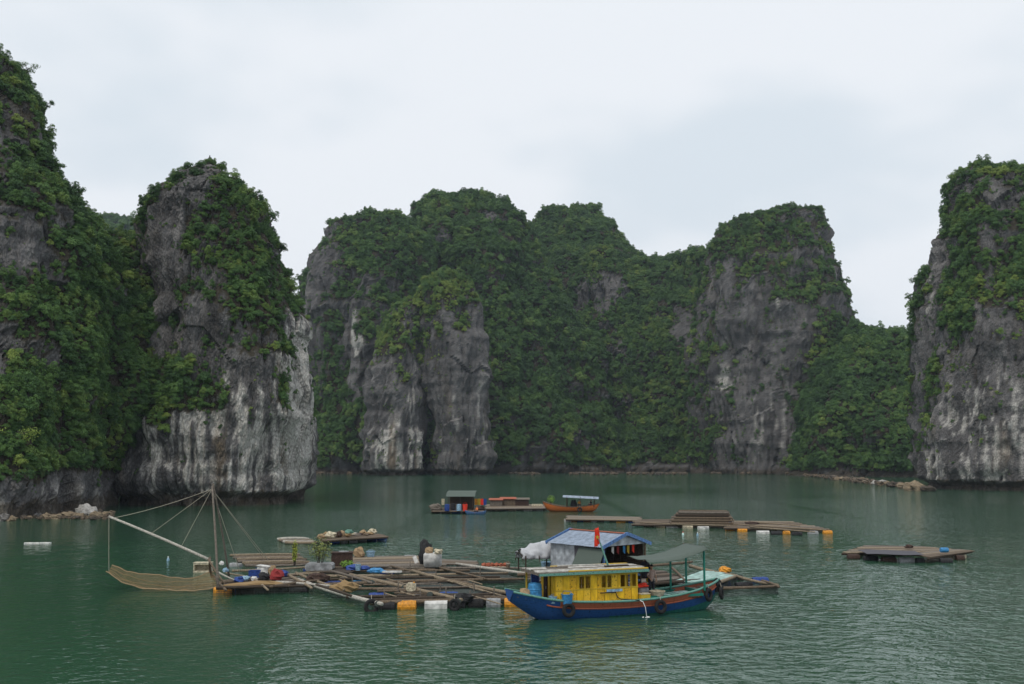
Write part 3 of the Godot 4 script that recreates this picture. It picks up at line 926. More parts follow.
# a floor of boards between four corners (p00 -> p10 runs along the boards)
func boards(parent: Node3D, p00: Vector3, p10: Vector3, p11: Vector3, p01: Vector3, count: int, thick: float, mat_list: Array, called := "plank"):
	for i in count:
		var t0 := (i + 0.04) / count
		var t1 := (i + 0.96) / count
		var e0 := rng.randf_range(-0.02, 0.02)
		var e1 := 1.0 + rng.randf_range(-0.02, 0.02)
		var a := p00.lerp(p01, (t0 + t1) * 0.5)
		var b := p10.lerp(p11, (t0 + t1) * 0.5)
		var w := p00.distance_to(p01) * (t1 - t0)
		var a2 := a.lerp(b, e0)
		var b2 := a.lerp(b, e1)
		var lift := Vector3(0, rng.randf_range(-0.015, 0.02), 0)
		var s := Shape.new()
		var xf := along(a2 + lift, b2 + lift)
		s.box(xf, Vector3(w, thick * rng.randf_range(0.85, 1.15), a2.distance_to(b2)))
		pw(called, s, mat_list[rng.randi() % mat_list.size()], parent)

func heap(label: String, called: String, category: String, c: Vector3, rx: float, h: float, rz: float, mat: Material, sd: int, turn := 0.0, group := "") -> MeshInstance3D:
	# a lumpy bundle, sack or boulder
	var n := noise(sd, 1.0, 3)
	var s := Shape.new()
	var rows := []
	for i in 9:
		var row := []
		var la := -PI / 2 + PI * i / 8.0
		for k in 15:
			var lo := TAU * (k % 14) / 14.0
			var d := Vector3(cos(la) * cos(lo), sin(la), cos(la) * sin(lo))
			var q := 1.0 + n.get_noise_3dv(d * 1.2 + Vector3(sd, 0, 0)) * 0.55
			d *= q
			row.append(Vector3(d.x * rx, maxf(d.y * 0.62 + 0.38, 0.0) * h, d.z * rz))
		rows.append(row)
	for i in 8:
		for k in 14: s.quad(rows[i][k], rows[i + 1][k], rows[i + 1][k + 1], rows[i][k + 1])
	var o := part(called, s.mesh(false), mat, self, place(c.x, c.y, c.z, turn))
	tag(o, label, category, group)
	return o

# ------------------------------------------------------------------ figures: tapered capsules melted into one surface
func net_surface(bones: Array, cell: float, k: float) -> ArrayMesh:
	var lo := Vector3(1e9, 1e9, 1e9)
	var hi := -lo
	for b in bones:
		for e in [[b[0], b[2]], [b[1], b[3]]]:
			lo = lo.min(e[0] - Vector3.ONE * (e[1] + cell * 3))
			hi = hi.max(e[0] + Vector3.ONE * (e[1] + cell * 3))
	var dim := Vector3i(((hi - lo) / cell).ceil()) + Vector3i.ONE
	var f := PackedFloat32Array()
	f.resize(dim.x * dim.y * dim.z)
	f.fill(1.0)
	for b in bones:
		var reach: float = maxf(b[2], b[3]) + k * 2.0 + cell * 2.0
		var l2 := Vector3i(((b[0].min(b[1]) - Vector3.ONE * reach - lo) / cell).floor()).clamp(Vector3i.ZERO, dim - Vector3i.ONE)
		var h2 := Vector3i(((b[0].max(b[1]) + Vector3.ONE * reach - lo) / cell).ceil()).clamp(Vector3i.ZERO, dim - Vector3i.ONE)
		var ab: Vector3 = b[1] - b[0]
		var ll := maxf(ab.length_squared(), 1e-6)
		for z in range(l2.z, h2.z + 1):
			for y in range(l2.y, h2.y + 1):
				for x in range(l2.x, h2.x + 1):
					var p := lo + Vector3(x, y, z) * cell
					var t := clampf((p - b[0]).dot(ab) / ll, 0, 1)
					var d: float = p.distance_to(b[0] + ab * t) - lerpf(b[2], b[3], t)
					var i := x + dim.x * (y + dim.y * z)
					var o := f[i]
					var hh := maxf(k - absf(o - d), 0.0) / k
					f[i] = minf(o, d) - hh * hh * k * 0.25
	var ids := {}
	var v := PackedVector3Array()
	var idx := PackedInt32Array()
	var sx := 1
	var sy := dim.x
	var sz := dim.x * dim.y
	for z in dim.z - 1:
		for y in dim.y - 1:
			for x in dim.x - 1:
				var i := x + sy * y + sz * z
				var inside := 0
				for c in 8:
					if f[i + (c & 1) + sy * ((c >> 1) & 1) + sz * (c >> 2)] < 0.0: inside += 1
				if inside == 0 or inside == 8: continue
				var acc := Vector3.ZERO
				var cnt := 0
				for c in 8:
					for ax in 3:
						if c & (1 << ax): continue
						var c2 := c | (1 << ax)
						var fa := f[i + (c & 1) + sy * ((c >> 1) & 1) + sz * (c >> 2)]
						var fb := f[i + (c2 & 1) + sy * ((c2 >> 1) & 1) + sz * (c2 >> 2)]
						if (fa < 0.0) == (fb < 0.0): continue
						var t := fa / (fa - fb)
						acc += Vector3(c & 1, (c >> 1) & 1, c >> 2).lerp(Vector3(c2 & 1, (c2 >> 1) & 1, c2 >> 2), t)
						cnt += 1
				ids[i] = v.size()
				v.append(lo + (Vector3(x, y, z) + acc / cnt) * cell)
	var st := [sx, sy, sz]
	for i in ids:
		for ax in 3:
			var u: int = st[(ax + 1) % 3]
			var w: int = st[(ax + 2) % 3]
			var a := f[i]
			var b := f[i + st[ax]]
			if (a < 0.0) == (b < 0.0): continue
			if not (ids.has(i - u) and ids.has(i - w) and ids.has(i - u - w)): continue
			var q := [ids[i], ids[i - u], ids[i - u - w], ids[i - w]]
			if a < 0.0: idx.append_array(PackedInt32Array([q[0], q[2], q[1], q[0], q[3], q[2]]))
			else: idx.append_array(PackedInt32Array([q[0], q[1], q[2], q[0], q[2], q[3]]))
	var tool := SurfaceTool.new()
	tool.begin(Mesh.PRIMITIVE_TRIANGLES)
	tool.set_smooth_group(0)
	for p in v: tool.add_vertex(p)
	for i in idx: tool.add_index(i)
	tool.generate_normals()
	return tool.commit()

# a person of height 1.6 facing local +z; joints: dictionary of points
func person(called_at: Vector3, turn: float, label: String, j: Dictionary, shirt: Material, trousers: Material) -> Node3D:
	var t := thing("person", label, "person", called_at, turn)
	var B := []
	B.append([j.neck, j.head + Vector3(0, -0.06, 0.01), 0.048, 0.055])
	B.append([j.head + Vector3(0, 0.03, -0.01), j.head + Vector3(0, 0.05, 0.0), 0.088, 0.088])
	B.append([j.head + Vector3(0, -0.02, 0.02), j.head + Vector3(0, -0.065, 0.04), 0.075, 0.05])
	B.append([j.head + Vector3(0, 0.0, 0.085), j.head + Vector3(0, -0.03, 0.105), 0.010, 0.016])
	for s in [-1, 1]:
		B.append([j.head + Vector3(s * 0.088, 0.0, -0.01), j.head + Vector3(s * 0.092, 0.025, -0.015), 0.016, 0.018])
		var e: Vector3 = j["elbow_l"] if s < 0 else j["elbow_r"]
		var h: Vector3 = j["hand_l"] if s < 0 else j["hand_r"]
		var sh: Vector3 = j.chest + Vector3(s * 0.165, 0.10, 0)
		B.append([j.neck + Vector3(0, -0.03, 0), sh, 0.055, 0.055])
		B.append([sh, e, 0.050, 0.040])
		B.append([e, h, 0.039, 0.028])
		var fd: Vector3 = (h - e).normalized()
		B.append([h, h + fd * 0.07, 0.032, 0.03])
		var acr := fd.cross(Vector3.UP if absf(fd.y) < 0.9 else Vector3.RIGHT).normalized()
		for k in 4:
			var r0: Vector3 = h + fd * 0.08 + acr * (k - 1.5) * 0.019
			B.append([r0, r0 + fd * (0.075 - absf(k - 1.3) * 0.008) + Vector3(0, -0.012, 0), 0.009, 0.008])
		B.append([h + fd * 0.02 + acr * 0.03 * s, h + fd * 0.07 + acr * 0.062 * s, 0.012, 0.009])
		var kn: Vector3 = j["knee_l"] if s < 0 else j["knee_r"]
		var ft: Vector3 = j["foot_l"] if s < 0 else j["foot_r"]
		var hp: Vector3 = j.hip + Vector3(s * 0.085, 0, 0)
		B.append([hp, kn, 0.085, 0.058])
		B.append([kn, ft + Vector3(0, 0.07, 0), 0.055, 0.036])
		B.append([ft + Vector3(0, 0.04, -0.03), ft + Vector3(0, 0.03, 0.14), 0.036, 0.03])
	B.append([j.hip, j.chest, 0.125, 0.135])
	B.append([j.chest, j.neck, 0.12, 0.05])
	part("body", net_surface(B, 0.018, 0.035), mats.skin, t)
	var C := [[j.hip, j.chest, 0.137, 0.147], [j.chest, j.neck + Vector3(0, -0.05, 0), 0.132, 0.062]]
	for s in [-1, 1]:
		var e: Vector3 = j["elbow_l"] if s < 0 else j["elbow_r"]
		var sh: Vector3 = j.chest + Vector3(s * 0.165, 0.10, 0)
		C.append([j.neck + Vector3(0, -0.05, 0), sh, 0.062, 0.064])
		C.append([sh, sh.lerp(e, 0.85), 0.062, 0.056])
	part("shirt", net_surface(C, 0.02, 0.03), shirt, t)
	var T := [[j.hip + Vector3(0, 0.06, 0), j.hip, 0.138, 0.13]]
	for s in [-1, 1]:
		var kn: Vector3 = j["knee_l"] if s < 0 else j["knee_r"]
		var ft: Vector3 = j["foot_l"] if s < 0 else j["foot_r"]
		T.append([j.hip + Vector3(s * 0.085, 0, 0), kn, 0.098, 0.072])
		T.append([kn, kn.lerp(ft, 0.8), 0.072, 0.058])
	part("trousers", net_surface(T, 0.02, 0.03), trousers, t)
	var H := [[j.head + Vector3(0, 0.055, -0.02), j.head + Vector3(0, 0.07, 0.01), 0.094, 0.09], [j.head + Vector3(0, 0.02, -0.05), j.head + Vector3(0, -0.04, -0.06), 0.07, 0.05]]
	part("hair", net_surface(H, 0.016, 0.03), mats.hair, t)
	return t

# ------------------------------------------------------------------ the fish farm in front
func build_fish_farm():

	var t := thing("fish_farm_raft", "large fish farm raft of lashed poles and net pens beside the yellow boat", "raft", at(420, 590))
	var h := 0.36
	# long poles that run towards the viewer, then those across
	for q in [[298, 580, 382, 604, 0.13, "bleached"], [350, 575, 462, 600, 0.12, "bamboo"], [412, 571, 514, 594, 0.12, "bamboo"], [456, 564, 552, 577, 0.11, "bleached"], [390, 566, 474, 585, 0.09, "wood"], [330, 571, 372, 583, 0.09, "wood_grey"], [432, 566, 486, 579, 0.08, "wood"], [312, 584, 352, 596, 0.09, "wood_dark"], [296, 573, 344, 590, 0.10, "bamboo"]]:
		pole(t, at(q[0], q[1], h + 0.12), at(q[2], q[3], h + 0.12), q[4], mats[q[5]])
	for q in [[370, 603, 514, 599, 0.13, "wood"], [372, 600.5, 512, 597, 0.11, "wood_dark"], [346, 597, 506, 594, 0.10, "wood_dark"], [330, 589, 470, 587, 0.09, "wood"], [320, 585, 524, 579, 0.11, "wood"], [316, 580, 500, 577, 0.09, "wood_dark"], [308, 576.5, 508, 573, 0.11, "bamboo"], [306, 571, 470, 570.5, 0.10, "wood"], [304, 568, 541, 568.5, 0.10, "wood_grey"], [345, 566, 470, 564, 0.09, "wood"]]:
		pole(t, at(q[0], q[1], h), at(q[2], q[3], h), q[4], mats[q[5]])
	for q in [[372, 603, 512, 599], [346, 597, 506, 594], [330, 589, 470, 587], [320, 585, 524, 579], [316, 580, 500, 577], [308, 576.5, 508, 573], [306, 571, 470, 570.5], [298, 580, 382, 605], [350, 575, 462, 603], [412, 571, 514, 594], [456, 564, 552, 577]]:
		net_wall(t, at(q[0], q[1], h - 0.1), at(q[2], q[3], h - 0.1), 0.9, mats.net_dark)
	# thinner poles and stakes lashed across the pens
	for i in 34:
		var px := rng.randf_range(310, 480)
		var py := rng.randf_range(567, 598)
		if px < 300 + (py - 575) * 3.0 or px > 455 + (py - 565) * 2.0: continue
		var ln := rng.randf_range(18, 70)
		if i % 3 == 0: pole(t, at(px, py, 0.42), at(px + ln * 0.55, py + ln * 0.16, 0.42), rng.randf_range(0.04, 0.07), mats[["bamboo", "wood", "wood_dark"][i % 3]])
		else: pole(t, at(px, py, 0.40), at(minf(px + ln, 520), py + rng.randf_range(-1.5, 1.0), 0.40), rng.randf_range(0.035, 0.07), mats[["wood_grey", "wood", "wood_dark"][(i / 3) % 3]])
	for q in [[384, 603], [420, 602], [446, 602], [470, 601], [494, 601], [398, 597], [440, 595], [474, 594], [352, 590], [392, 582], [436, 581], [480, 580], [372, 576], [410, 575]]:
		var p := at(q[0], q[1], 0.1)
		pole(t, p, p + Vector3(0, rng.randf_range(0.55, 0.95), 0), 0.04, mats.wood_grey, "stake")
	# floats under the poles
	for q in [[398, 417, 606, "orange"], [425, 448, 605.5, "white"], [451, 466, 605, "black"], [468, 484, 604.5, "tyre"], [486, 501, 604, "grey"], [504, 529, 603.5, "orange"], [380, 396, 606.3, "black"]]:
		var a := at(q[0], q[2], 0.1)
		var b := at(q[1], q[2], 0.1)
		float_on(t, (a + b) * 0.5 + Vector3(0, 0.02, 0.25), b - a, a.distance_to(b) * 0.97, mats[q[3]], q[3] == "white", 0.33)
	for q in [[369, 387, 597, "blue"], [409, 427, 597.5, "grey"], [440, 458, 596, "blue"], [478, 494, 596, "black"], [325, 341, 583, "blue"], [352, 366, 582, "sky_blue"], [386, 402, 581, "black"], [424, 438, 579.5, "green_float"], [452, 468, 588, "black"], [404, 420, 589, "black"], [488, 504, 582, "black"], [330, 344, 589, "black"], [380, 394, 574, "blue"], [420, 436, 574, "grey"], [462, 478, 570, "black"], [490, 506, 570, "cream"]]:
		var a := at(q[0], q[2], 0.08)
		var b := at(q[1], q[2], 0.08)
		float_on(t, (a + b) * 0.5, b - a, a.distance_to(b), mats[q[3]], false, 0.25)
	# nets stretched over the pens
	for q in [[[352, 577], [505, 574], [520, 578.5], [366, 580.5]], [[372, 583], [470, 582], [482, 586], [392, 588.5]], [[384, 589], [470, 588], [500, 593], [400, 595.5]], [[400, 597], [500, 595], [508, 600], [418, 601.5]], [[430, 567], [500, 567.5], [520, 572.5], [450, 572.5]]]:
		var ns := Shape.new()
		var c := []
		for e in q: c.append(at(e[0], e[1], 0.28))
		for i in 90:
			var u := i / 89.0
			var sg := Vector3(0, -0.2 * sin(PI * u), 0)
			var a: Vector3 = c[0].lerp(c[1], u)
			var b: Vector3 = c[3].lerp(c[2], u)
			var w: Vector3 = (c[1] - c[0]).normalized() * 0.013
			ns.quad(a - w, a + w, b + w + sg * 0.3, b - w + sg * 0.3)
			a = c[0].lerp(c[3], u)
			b = c[1].lerp(c[2], u)
			w = (c[3] - c[0]).normalized() * 0.013
			ns.quad(a - w, a + w, b + w, b - w)
		pw("cover_net", ns, mats.net_dark, t).set_meta("kind", "stuff")
	# plank walkways
	boards(t, at(338, 557, 0.5), at(428, 555.5, 0.5), at(446, 565, 0.5), at(346, 567.5, 0.5), 9, 0.05, [mats.wood, mats.wood_grey, mats.bamboo])
	boards(t, at(440, 559, 0.48), at(476, 561, 0.48), at(478, 565, 0.48), at(440, 564, 0.48), 5, 0.05, [mats.wood, mats.wood_grey])
	boards(t, at(308, 566, 0.5), at(346, 567, 0.5), at(352, 573, 0.5), at(312, 572, 0.5), 5, 0.05, [mats.wood, mats.wood_dark])
	# logs laid side by side behind the lift net
	for i in 9:
		var y := 555.5 + i * 1.25
		pole(t, at(228 + i * 1.6 + rng.randf() * 5, y, 0.42), at(298 + i * 1.4 + rng.randf() * 6, y - 1.2, 0.42), 0.10, mats[["bamboo", "wood", "wood_grey"][i % 3]], "log")
	for q in [[232, 571, 318, 566], [238, 579, 312, 572], [286, 576, 340, 571], [296, 584, 330, 578]]:
		pole(t, at(q[0], q[1], 0.45), at(q[2], q[3], 0.45), 0.09, mats.bamboo)
	for q in [[236, 566], [262, 565], [290, 563], [310, 570], [350, 560], [380, 559], [410, 558]]:
		var c := at(q[0], q[1], 0.05)
		float_on(t, c, Vector3(1, 0, 0), 0.95, mats[["black", "blue", "grey"][int(q[0]) % 3]], false, 0.25)
	# lashings where poles cross
	for q in [[378, 604], [458, 602], [510, 593], [470, 584], [372, 583], [344, 590], [430, 595], [404, 588]]:
		var s := Shape.new()
		var c := at(q[0], q[1], h + 0.06)
		s.lathe(Transform3D(Basis(Vector3.RIGHT, 1.2), c), [[0.0, -0.13], [0.17, -0.11], [0.2, 0.0], [0.17, 0.11], [0.0, 0.13]], 9)
		pw("lashing", s, mats.net_dark, t)
	# a tyre at the corner and net bundles over the long pole
	hung_tyre(at(372, 606, 0.25) + Vector3(0, 0, 0.25), 0.3, "old black tyre at the front left corner of the fish farm raft", 1.25)
	hung_tyre(at(455, 604, 0.28) + Vector3(0, 0, 0.4), -0.2, "old black tyre on the front beam between the white and grey floats", 1.05)
	heap("brown heap of fishing net slung over the long bleached pole", "net_bundle", "fishing net", at(344, 592, 0.3), 0.75, 0.62, 0.45, mats.net_olive, 5, 0.3)
	heap("dark heap of fishing net at the left of the bleached pole", "net_bundle", "fishing net", at(318, 582, 0.35), 0.7, 0.55, 0.4, mats.brown, 6, 0.2)
	heap("black heap of fishing net on the front beam", "net_bundle", "fishing net", at(463, 602, 0.3), 0.55, 0.5, 0.35, mats.black, 8)
	# loose things on the raft
	var can := thing("jerry_can", "cream plastic jerry can tied on the middle long pole", "jerry can", at(411, 591, 0.42))
	var cs := Shape.new()
	cs.box(place(0, 0.24, 0), Vector3(0.58, 0.48, 0.36), 0.1)
	part("body", cs.mesh(), mats.cream, can)
	cs = Shape.new()
	cs.lathe(place(0.18, 0.48, 0), [[0.06, 0], [0.06, 0.06], [0, 0.06]], 8)
	part("cap", cs.mesh(), mats.orange, can)
	var bx := thing("tool_chest", "dark brown wooden chest standing at the back of the fish farm raft", "chest", at(342, 565.5, 0.53), 0.12)
	cs = Shape.new()
	cs.box(place(0, 0.45, 0), Vector3(1.5, 0.9, 0.9), 0.03)
	part("case", cs.mesh(), mats.brown, bx)
	cs = Shape.new()
	cs.box(place(0, 0.94, 0), Vector3(1.6, 0.07, 1.0))
	part("lid", cs.mesh(), mats.brown, bx)
	cs = Shape.new()
	cs.box(place(0.1, 1.0, 0), Vector3(0.7, 0.05, 0.5))
	part("lid_sheet", cs.mesh(), mats.grey, bx)
	heap("coil of tan rope on the plank deck behind the brown chest", "rope_coil", "rope", at(359, 557, 0.53), 0.42, 0.75, 0.35, mats.tan, 21)
	standing_barrel("pale blue plastic tub on the plank deck behind the rope coil", at(370.5, 556.5, 0.53), 0.42, 0.36, mats.pale_blue, "tub", false)
	standing_barrel("small green bucket between the rope coil and pale blue tub", at(363, 556, 0.53), 0.3, 0.2, mats.green_float, "bucket", false)
	# the white bulk sack with two bundles on top
	var sk := thing("bulk_sack", "big white bulk sack standing on the plank deck of the fish farm", "sack", at(432.5, 566.5, 0.53), 0.1)
	cs = Shape.new()
	cs.box(place(0, 0.48, 0), Vector3(1.3, 0.96, 1.0), 0.14)
	part("sack", cs.mesh(true), mats.white, sk)
	for sx in [-0.5, 0.5]:
		cs = Shape.new()
		cs.tube([Vector3(sx, 0.9, 0.3), Vector3(sx, 1.1, 0.15), Vector3(sx, 1.1, -0.15), Vector3(sx, 0.9, -0.3)], [0.025, 0.025, 0.025, 0.025], 5)
		part("strap", cs.mesh(), mats.rope_pale, sk)
	heap("left tan bundle on top of the white bulk sack", "bundle", "bundle", at(429, 553.2, 1.48), 0.3, 0.45, 0.3, mats.tan, 31)
	heap("right tan bundle on top of the white bulk sack", "bundle", "bundle", at(438, 554.2, 1.48), 0.28, 0.38, 0.3, mats.cream, 33)
	heap("black bag slumped behind the left of the white bulk sack", "bag", "bag", at(426, 564, 0.53), 0.55, 1.65, 0.4, mats.black, 35)
	var sh := thing("foam_sheet", "white foam board leaning on the plank deck left of the bulk sack", "board", at(415.5, 563, 0.53), 0.3)
	cs = Shape.new()
	cs.box(Transform3D(Basis(Vector3.FORWARD, -0.35) * Basis(Vector3.RIGHT, -0.3), Vector3(0, 0.25, 0)), Vector3(0.3, 0.55, 0.04))
	part("board", cs.mesh(), mats.white, sh)
	heap("blue tarpaulin bundle beside the low bush on the raft", "tarpaulin", "tarpaulin", at(353, 570, 0.5), 0.55, 0.36, 0.3, mats.blue, 41)
	standing_barrel("small grey blue bucket among the blue bundles by the bush", at(358, 570.5, 0.5), 0.42, 0.2, mats.pale_blue, "bucket", false)
	heap("second blue bundle right of the grey blue bucket", "tarpaulin", "tarpaulin", at(363.5, 570, 0.5), 0.4, 0.3, 0.28, mats.blue, 43)
	heap("bright blue plastic sheet lying across the poles", "plastic_sheet", "sheet", at(377, 572.5, 0.5), 0.62, 0.3, 0.28, mats.sky_blue, 45)
	var ps := thing("foam_plank", "long white foam plank lying right of the bright blue sheet", "plank", at(392, 572.5, 0.53), 0.05)
	cs = Shape.new()
	cs.box(place(0, 0.05, 0), Vector3(1.35, 0.1, 0.35), 0.03)
	part("plank", cs.mesh(), mats.white, ps)
	for i in 6:
		heap("one of the small rusty red floats in a row at the raft's back", "small_float", "float", at(484 + i * 4.2, 566.5, 0.45), 0.18, 0.26, 0.16, mats.hull_rust, 50 + i, 0.0, "row of small red floats")
	var po := thing("mooring_post", "short wooden post at the end of the red float row", "post", at(508, 568, 0.45))
	cs = Shape.new()
	cs.tube([Vector3(0, 0, 0), Vector3(0.02, 0.45, 0)], [0.14, 0.12], 8)
	part("post", cs.mesh(), mats.wood, po)
	cs = Shape.new()
	cs.tube([Vector3(0.01, 0.28, 0), Vector3(0.01, 0.36, 0)], [0.16, 0.16], 8)
	part("rope_turn", cs.mesh(), mats.rope, po)
	# plants growing in sacks of soil
	planter("leafy green shrub growing out of a grey soil sack on the raft", at(320, 570, 0.5), 1.35, 1.9, Color(0.17, 0.20, 0.06), true)
	planter("low bright green bush in front of the brown chest", at(347, 568.5, 0.5), 0.72, 0.62, Color(0.16, 0.28, 0.05), false)
	planter("tall thin yellow green plant left of the soil sack", at(294.5, 566, 0.5), 0.3, 1.9, Color(0.26, 0.30, 0.05), false)

func planter(label: String, where: Vector3, wide: float, tall: float, tint: Color, sack: bool):
	var t := thing("raft_plant", label, "plant", where)
	var foot := 0.0
	if sack:
		foot = 0.45
		var s := Shape.new()
		s.box(place(0, 0.25, 0), Vector3(1.9, 0.5, 1.1), 0.12)
		part("soil_sack", s.mesh(), mats.grey, t)
	var st := Shape.new()
	for i in 7:
		var d := Vector3(rng.randf() - 0.5, 0, rng.randf() - 0.5) * wide * 1.2
		st.tube([Vector3(d.x * 0.3, foot, d.z * 0.3), Vector3(d.x * 0.8, foot + tall * 0.5, d.z * 0.8), Vector3(d.x, foot + tall * 0.85, d.z)], [0.03, 0.02, 0.01], 5)
	part("stem", st.mesh(), mats.bark, t)
	var s := Shape.new()
	for i in 420:
		var d := Vector3(rng.randfn(), rng.randfn(), rng.randfn()).normalized()
		var q := pow(rng.randf(), 0.5)
		add_leaf(s, Vector3(d.x * wide * q * 0.7, foot + tall * (0.55 + d.y * 0.45 * q), d.z * wide * q * 0.7), d, 0.085, rng)
	for i in s.c.size(): s.c[i] = Color(s.c[i].r * tint.r, s.c[i].g * tint.g, s.c[i].b * tint.b)
	part("leaves", s.mesh(), mats.leaf, t)

func hung_tyre(where: Vector3, turn: float, label: String, size := 1.0, group := ""):
	var t := thing("tyre", label, "tyre", where, turn, group)
	part("tread", tyre_mesh(), mats.tyre, t, Transform3D(Basis(Vector3.RIGHT, PI / 2 - 0.1) * Basis.from_scale(Vector3.ONE * size), Vector3.ZERO))
	var s := Shape.new()
	s.tube([Vector3(0, 0.26 * size, 0.02), Vector3(0, 0.26 * size + 0.3, -0.06)], [0.018, 0.018], 5)
	part("rope", s.mesh(), mats.rope, t)

# ------------------------------------------------------------------ the lift net at the left end
func on_plane(px: float, py: float, dist: float) -> Vector3:
	var r := ray(px, py)
	return EYE + r * (dist / -r.z)

func build_lift_net():
	var t := thing("lift_net_raft", "cluttered raft carrying the lift net rig at the left end of the fish farm", "raft", at(255, 590))
	boards(t, at(222, 580, 0.42), at(290, 574, 0.42), at(312, 584, 0.42), at(228, 589, 0.42), 8, 0.05, [mats.wood, mats.wood_dark, mats.wood_grey])
	for q in [[216, 588, 304, 586, 0.10, "wood_dark"], [218, 583, 296, 575, 0.09, "wood"], [214, 576, 226, 590, 0.09, "wood"], [250, 577, 268, 590, 0.09, "bamboo"], [284, 573, 312, 588, 0.10, "bamboo"], [226, 573, 262, 579, 0.06, "bamboo"], [218, 572, 240, 582, 0.06, "bleached"], [276, 582, 330, 586, 0.08, "bleached"], [270, 587, 322, 580, 0.08, "wood"]]:
		pole(t, at(q[0], q[1], 0.5), at(q[2], q[3], 0.5), q[4], mats[q[5]])
	float_on(t, at(224, 591.5, 0.06), at(232, 591) - at(216, 591), 1.15, mats.orange, true, 0.33)
	for q in [[279, 590, "black"], [299, 590.5, "black"], [246, 591, "brown"], [262, 590, "tyre"], [240, 583, "blue"], [274, 580, "grey"]]:
		float_on(t, at(q[0], q[1], 0.1), Vector3(1, 0, -0.05), 1.15, mats[q[2]], false, 0.29)
	net_wall(t, at(217, 588, 0.4), at(300, 587, 0.4), 0.6, mats.net_dark, 0.09)
	# the mast of two poles, the white boom and its stays: one rig
	var rig := thing("lift_net_rig", "mast of two tall poles with white boom and stays at the left", "net rig", at(217, 588, 0.3))
	var apex := on_plane(212, 489, 66.0)
	var tip := on_plane(109, 516.5, 69.0)
	var heel := on_plane(210, 560, 66.0)
	pole(rig, at(218, 588, 0.35), apex + Vector3(0, 0.2, 0), 0.075, mats.wood_grey, "mast_pole")
	pole(rig, at(229, 577, 0.4), apex + Vector3(0.05, 0.35, 0), 0.07, mats.wood_grey, "mast_pole")
	pole(rig, heel, tip, 0.095, mats.bleached, "boom")
	pole(rig, at(212, 577, 0.4), heel + Vector3(0, 0.15, 0), 0.09, mats.wood, "boom_post")
	pole(rig, heel + Vector3(-0.1, 0.05, 0), at(225, 584, 0.45), 0.07, mats.wood, "boom_brace")
	for q in [[tip.lerp(heel, 0.04), 0.15], [tip.lerp(heel, 0.42), 0.0], [tip.lerp(heel, 0.72), 0.0]]:
		stay(rig, apex, q[0], 0.018, q[1], mats.rope)
	for q in [[268, 560], [263, 557], [240, 572]]:
		stay(rig, apex, at(q[0], q[1], 0.5), 0.024, 0.0, mats.rope)
	# the net itself: a sling of real meshes
	var net := thing("lift_net", "olive brown lift net sagging like a hammock towards the water", "fishing net", on_plane(160, 591, 64.0))
	var back := [[112, 565], [128, 571], [148, 574.5], [170, 577], [192, 578], [214, 572]]
	var front := [[106, 571.5], [122, 582], [146, 588.5], [170, 590.5], [194, 590], [217, 588]]
	var nu := 130
	var nv := 44
	var grid := []
	for i in nu + 1:
		var u := i / float(nu) * 5.0
		var k := mini(int(u), 4)
		var f := u - k
		var fb := f * f * (3 - 2 * f) * 0.4 + f * 0.6
		var pb := on_plane(lerpf(back[k][0], back[k + 1][0], f), lerpf(back[k][1], back[k + 1][1], fb), 67.5)
		var pf := on_plane(lerpf(front[k][0], front[k + 1][0], f), lerpf(front[k][1], front[k + 1][1], fb), 63.5)
		var row := []
		for j in nv + 1:
			var w := j / float(nv)
			var sag := sin(PI * w) * (0.15 + 0.55 * sin(PI * minf(u / 5.0 + 0.1, 1.0))) + sin(u * 9.0 + w * 4.0) * 0.04 + (absf(sin(w * 9.0 + u * 1.3)) - 0.6) * 0.22 * minf(u, 1.0)
			row.append(pb.lerp(pf, w) + Vector3(0, -sag * 0.5, 0))
		grid.append(row)
	var s := Shape.new()
	var th := 0.0052
	for i in nu + 1:
		for j in nv:
			var a: Vector3 = grid[i][j]
			var b: Vector3 = grid[i][j + 1]
			var o: Vector3 = ((grid[mini(i + 1, nu)][j] - grid[maxi(i - 1, 0)][j]) as Vector3).normalized() * th
			s.quad(a - o, b - o, b + o, a + o)
	for i in nu:
		for j in range(0, nv + 1):
			var a: Vector3 = grid[i][j]
			var b: Vector3 = grid[i + 1][j]
			var o: Vector3 = ((grid[i][mini(j + 1, nv)] - grid[i][maxi(j - 1, 0)]) as Vector3).normalized() * th
			s.quad(a - o, b - o, b + o, a + o)
	var mesh_part := pw("mesh", s, mats.net_olive, net)
	mesh_part.set_meta("kind", "stuff")
	for e in [0, 9, 17, 24, 33, nv]:
		var path := []
		for i in range(0, nu + 1, 5): path.append(grid[i][e])
		s = Shape.new()
		s.tube(path, [0.035 if e == 0 or e == nv else 0.016], 5)
		pw("head_rope", s, mats.tan if e == 0 or e == nv else mats.net_olive, net)
	stay(net, tip, grid[0][nv / 2], 0.009, 0.2, mats.rope)
	# what lies about on the platform
	var fb := thing("foam_box", "white foam box with dark open side behind the lift net", "box", at(203, 572, 0.0), 0.05)
	var c := Shape.new()
	for q in [[0, 0.62, 0, 1.25, 0.1, 0.7], [0, 0.06, 0, 1.25, 0.12, 0.7], [-0.58, 0.34, 0, 0.09, 0.46, 0.7], [0.58, 0.34, 0, 0.09, 0.46, 0.7], [0, 0.34, -0.3, 1.07, 0.46, 0.1]]:
		c.box(place(q[0], q[1], q[2]), Vector3(q[3], q[4], q[5]))
	part("shell", c.mesh(), mats.cream, fb)
	c = Shape.new()
	c.box(place(0, 0.69, 0), Vector3(1.3, 0.04, 0.74))
	part("lid", c.mesh(), mats.cream, fb)
	var cr := thing("fish_crate", "blue plastic crate in the middle of the lift net raft", "crate", at(254.5, 578, 0.47), 0.1)
	c = Shape.new()
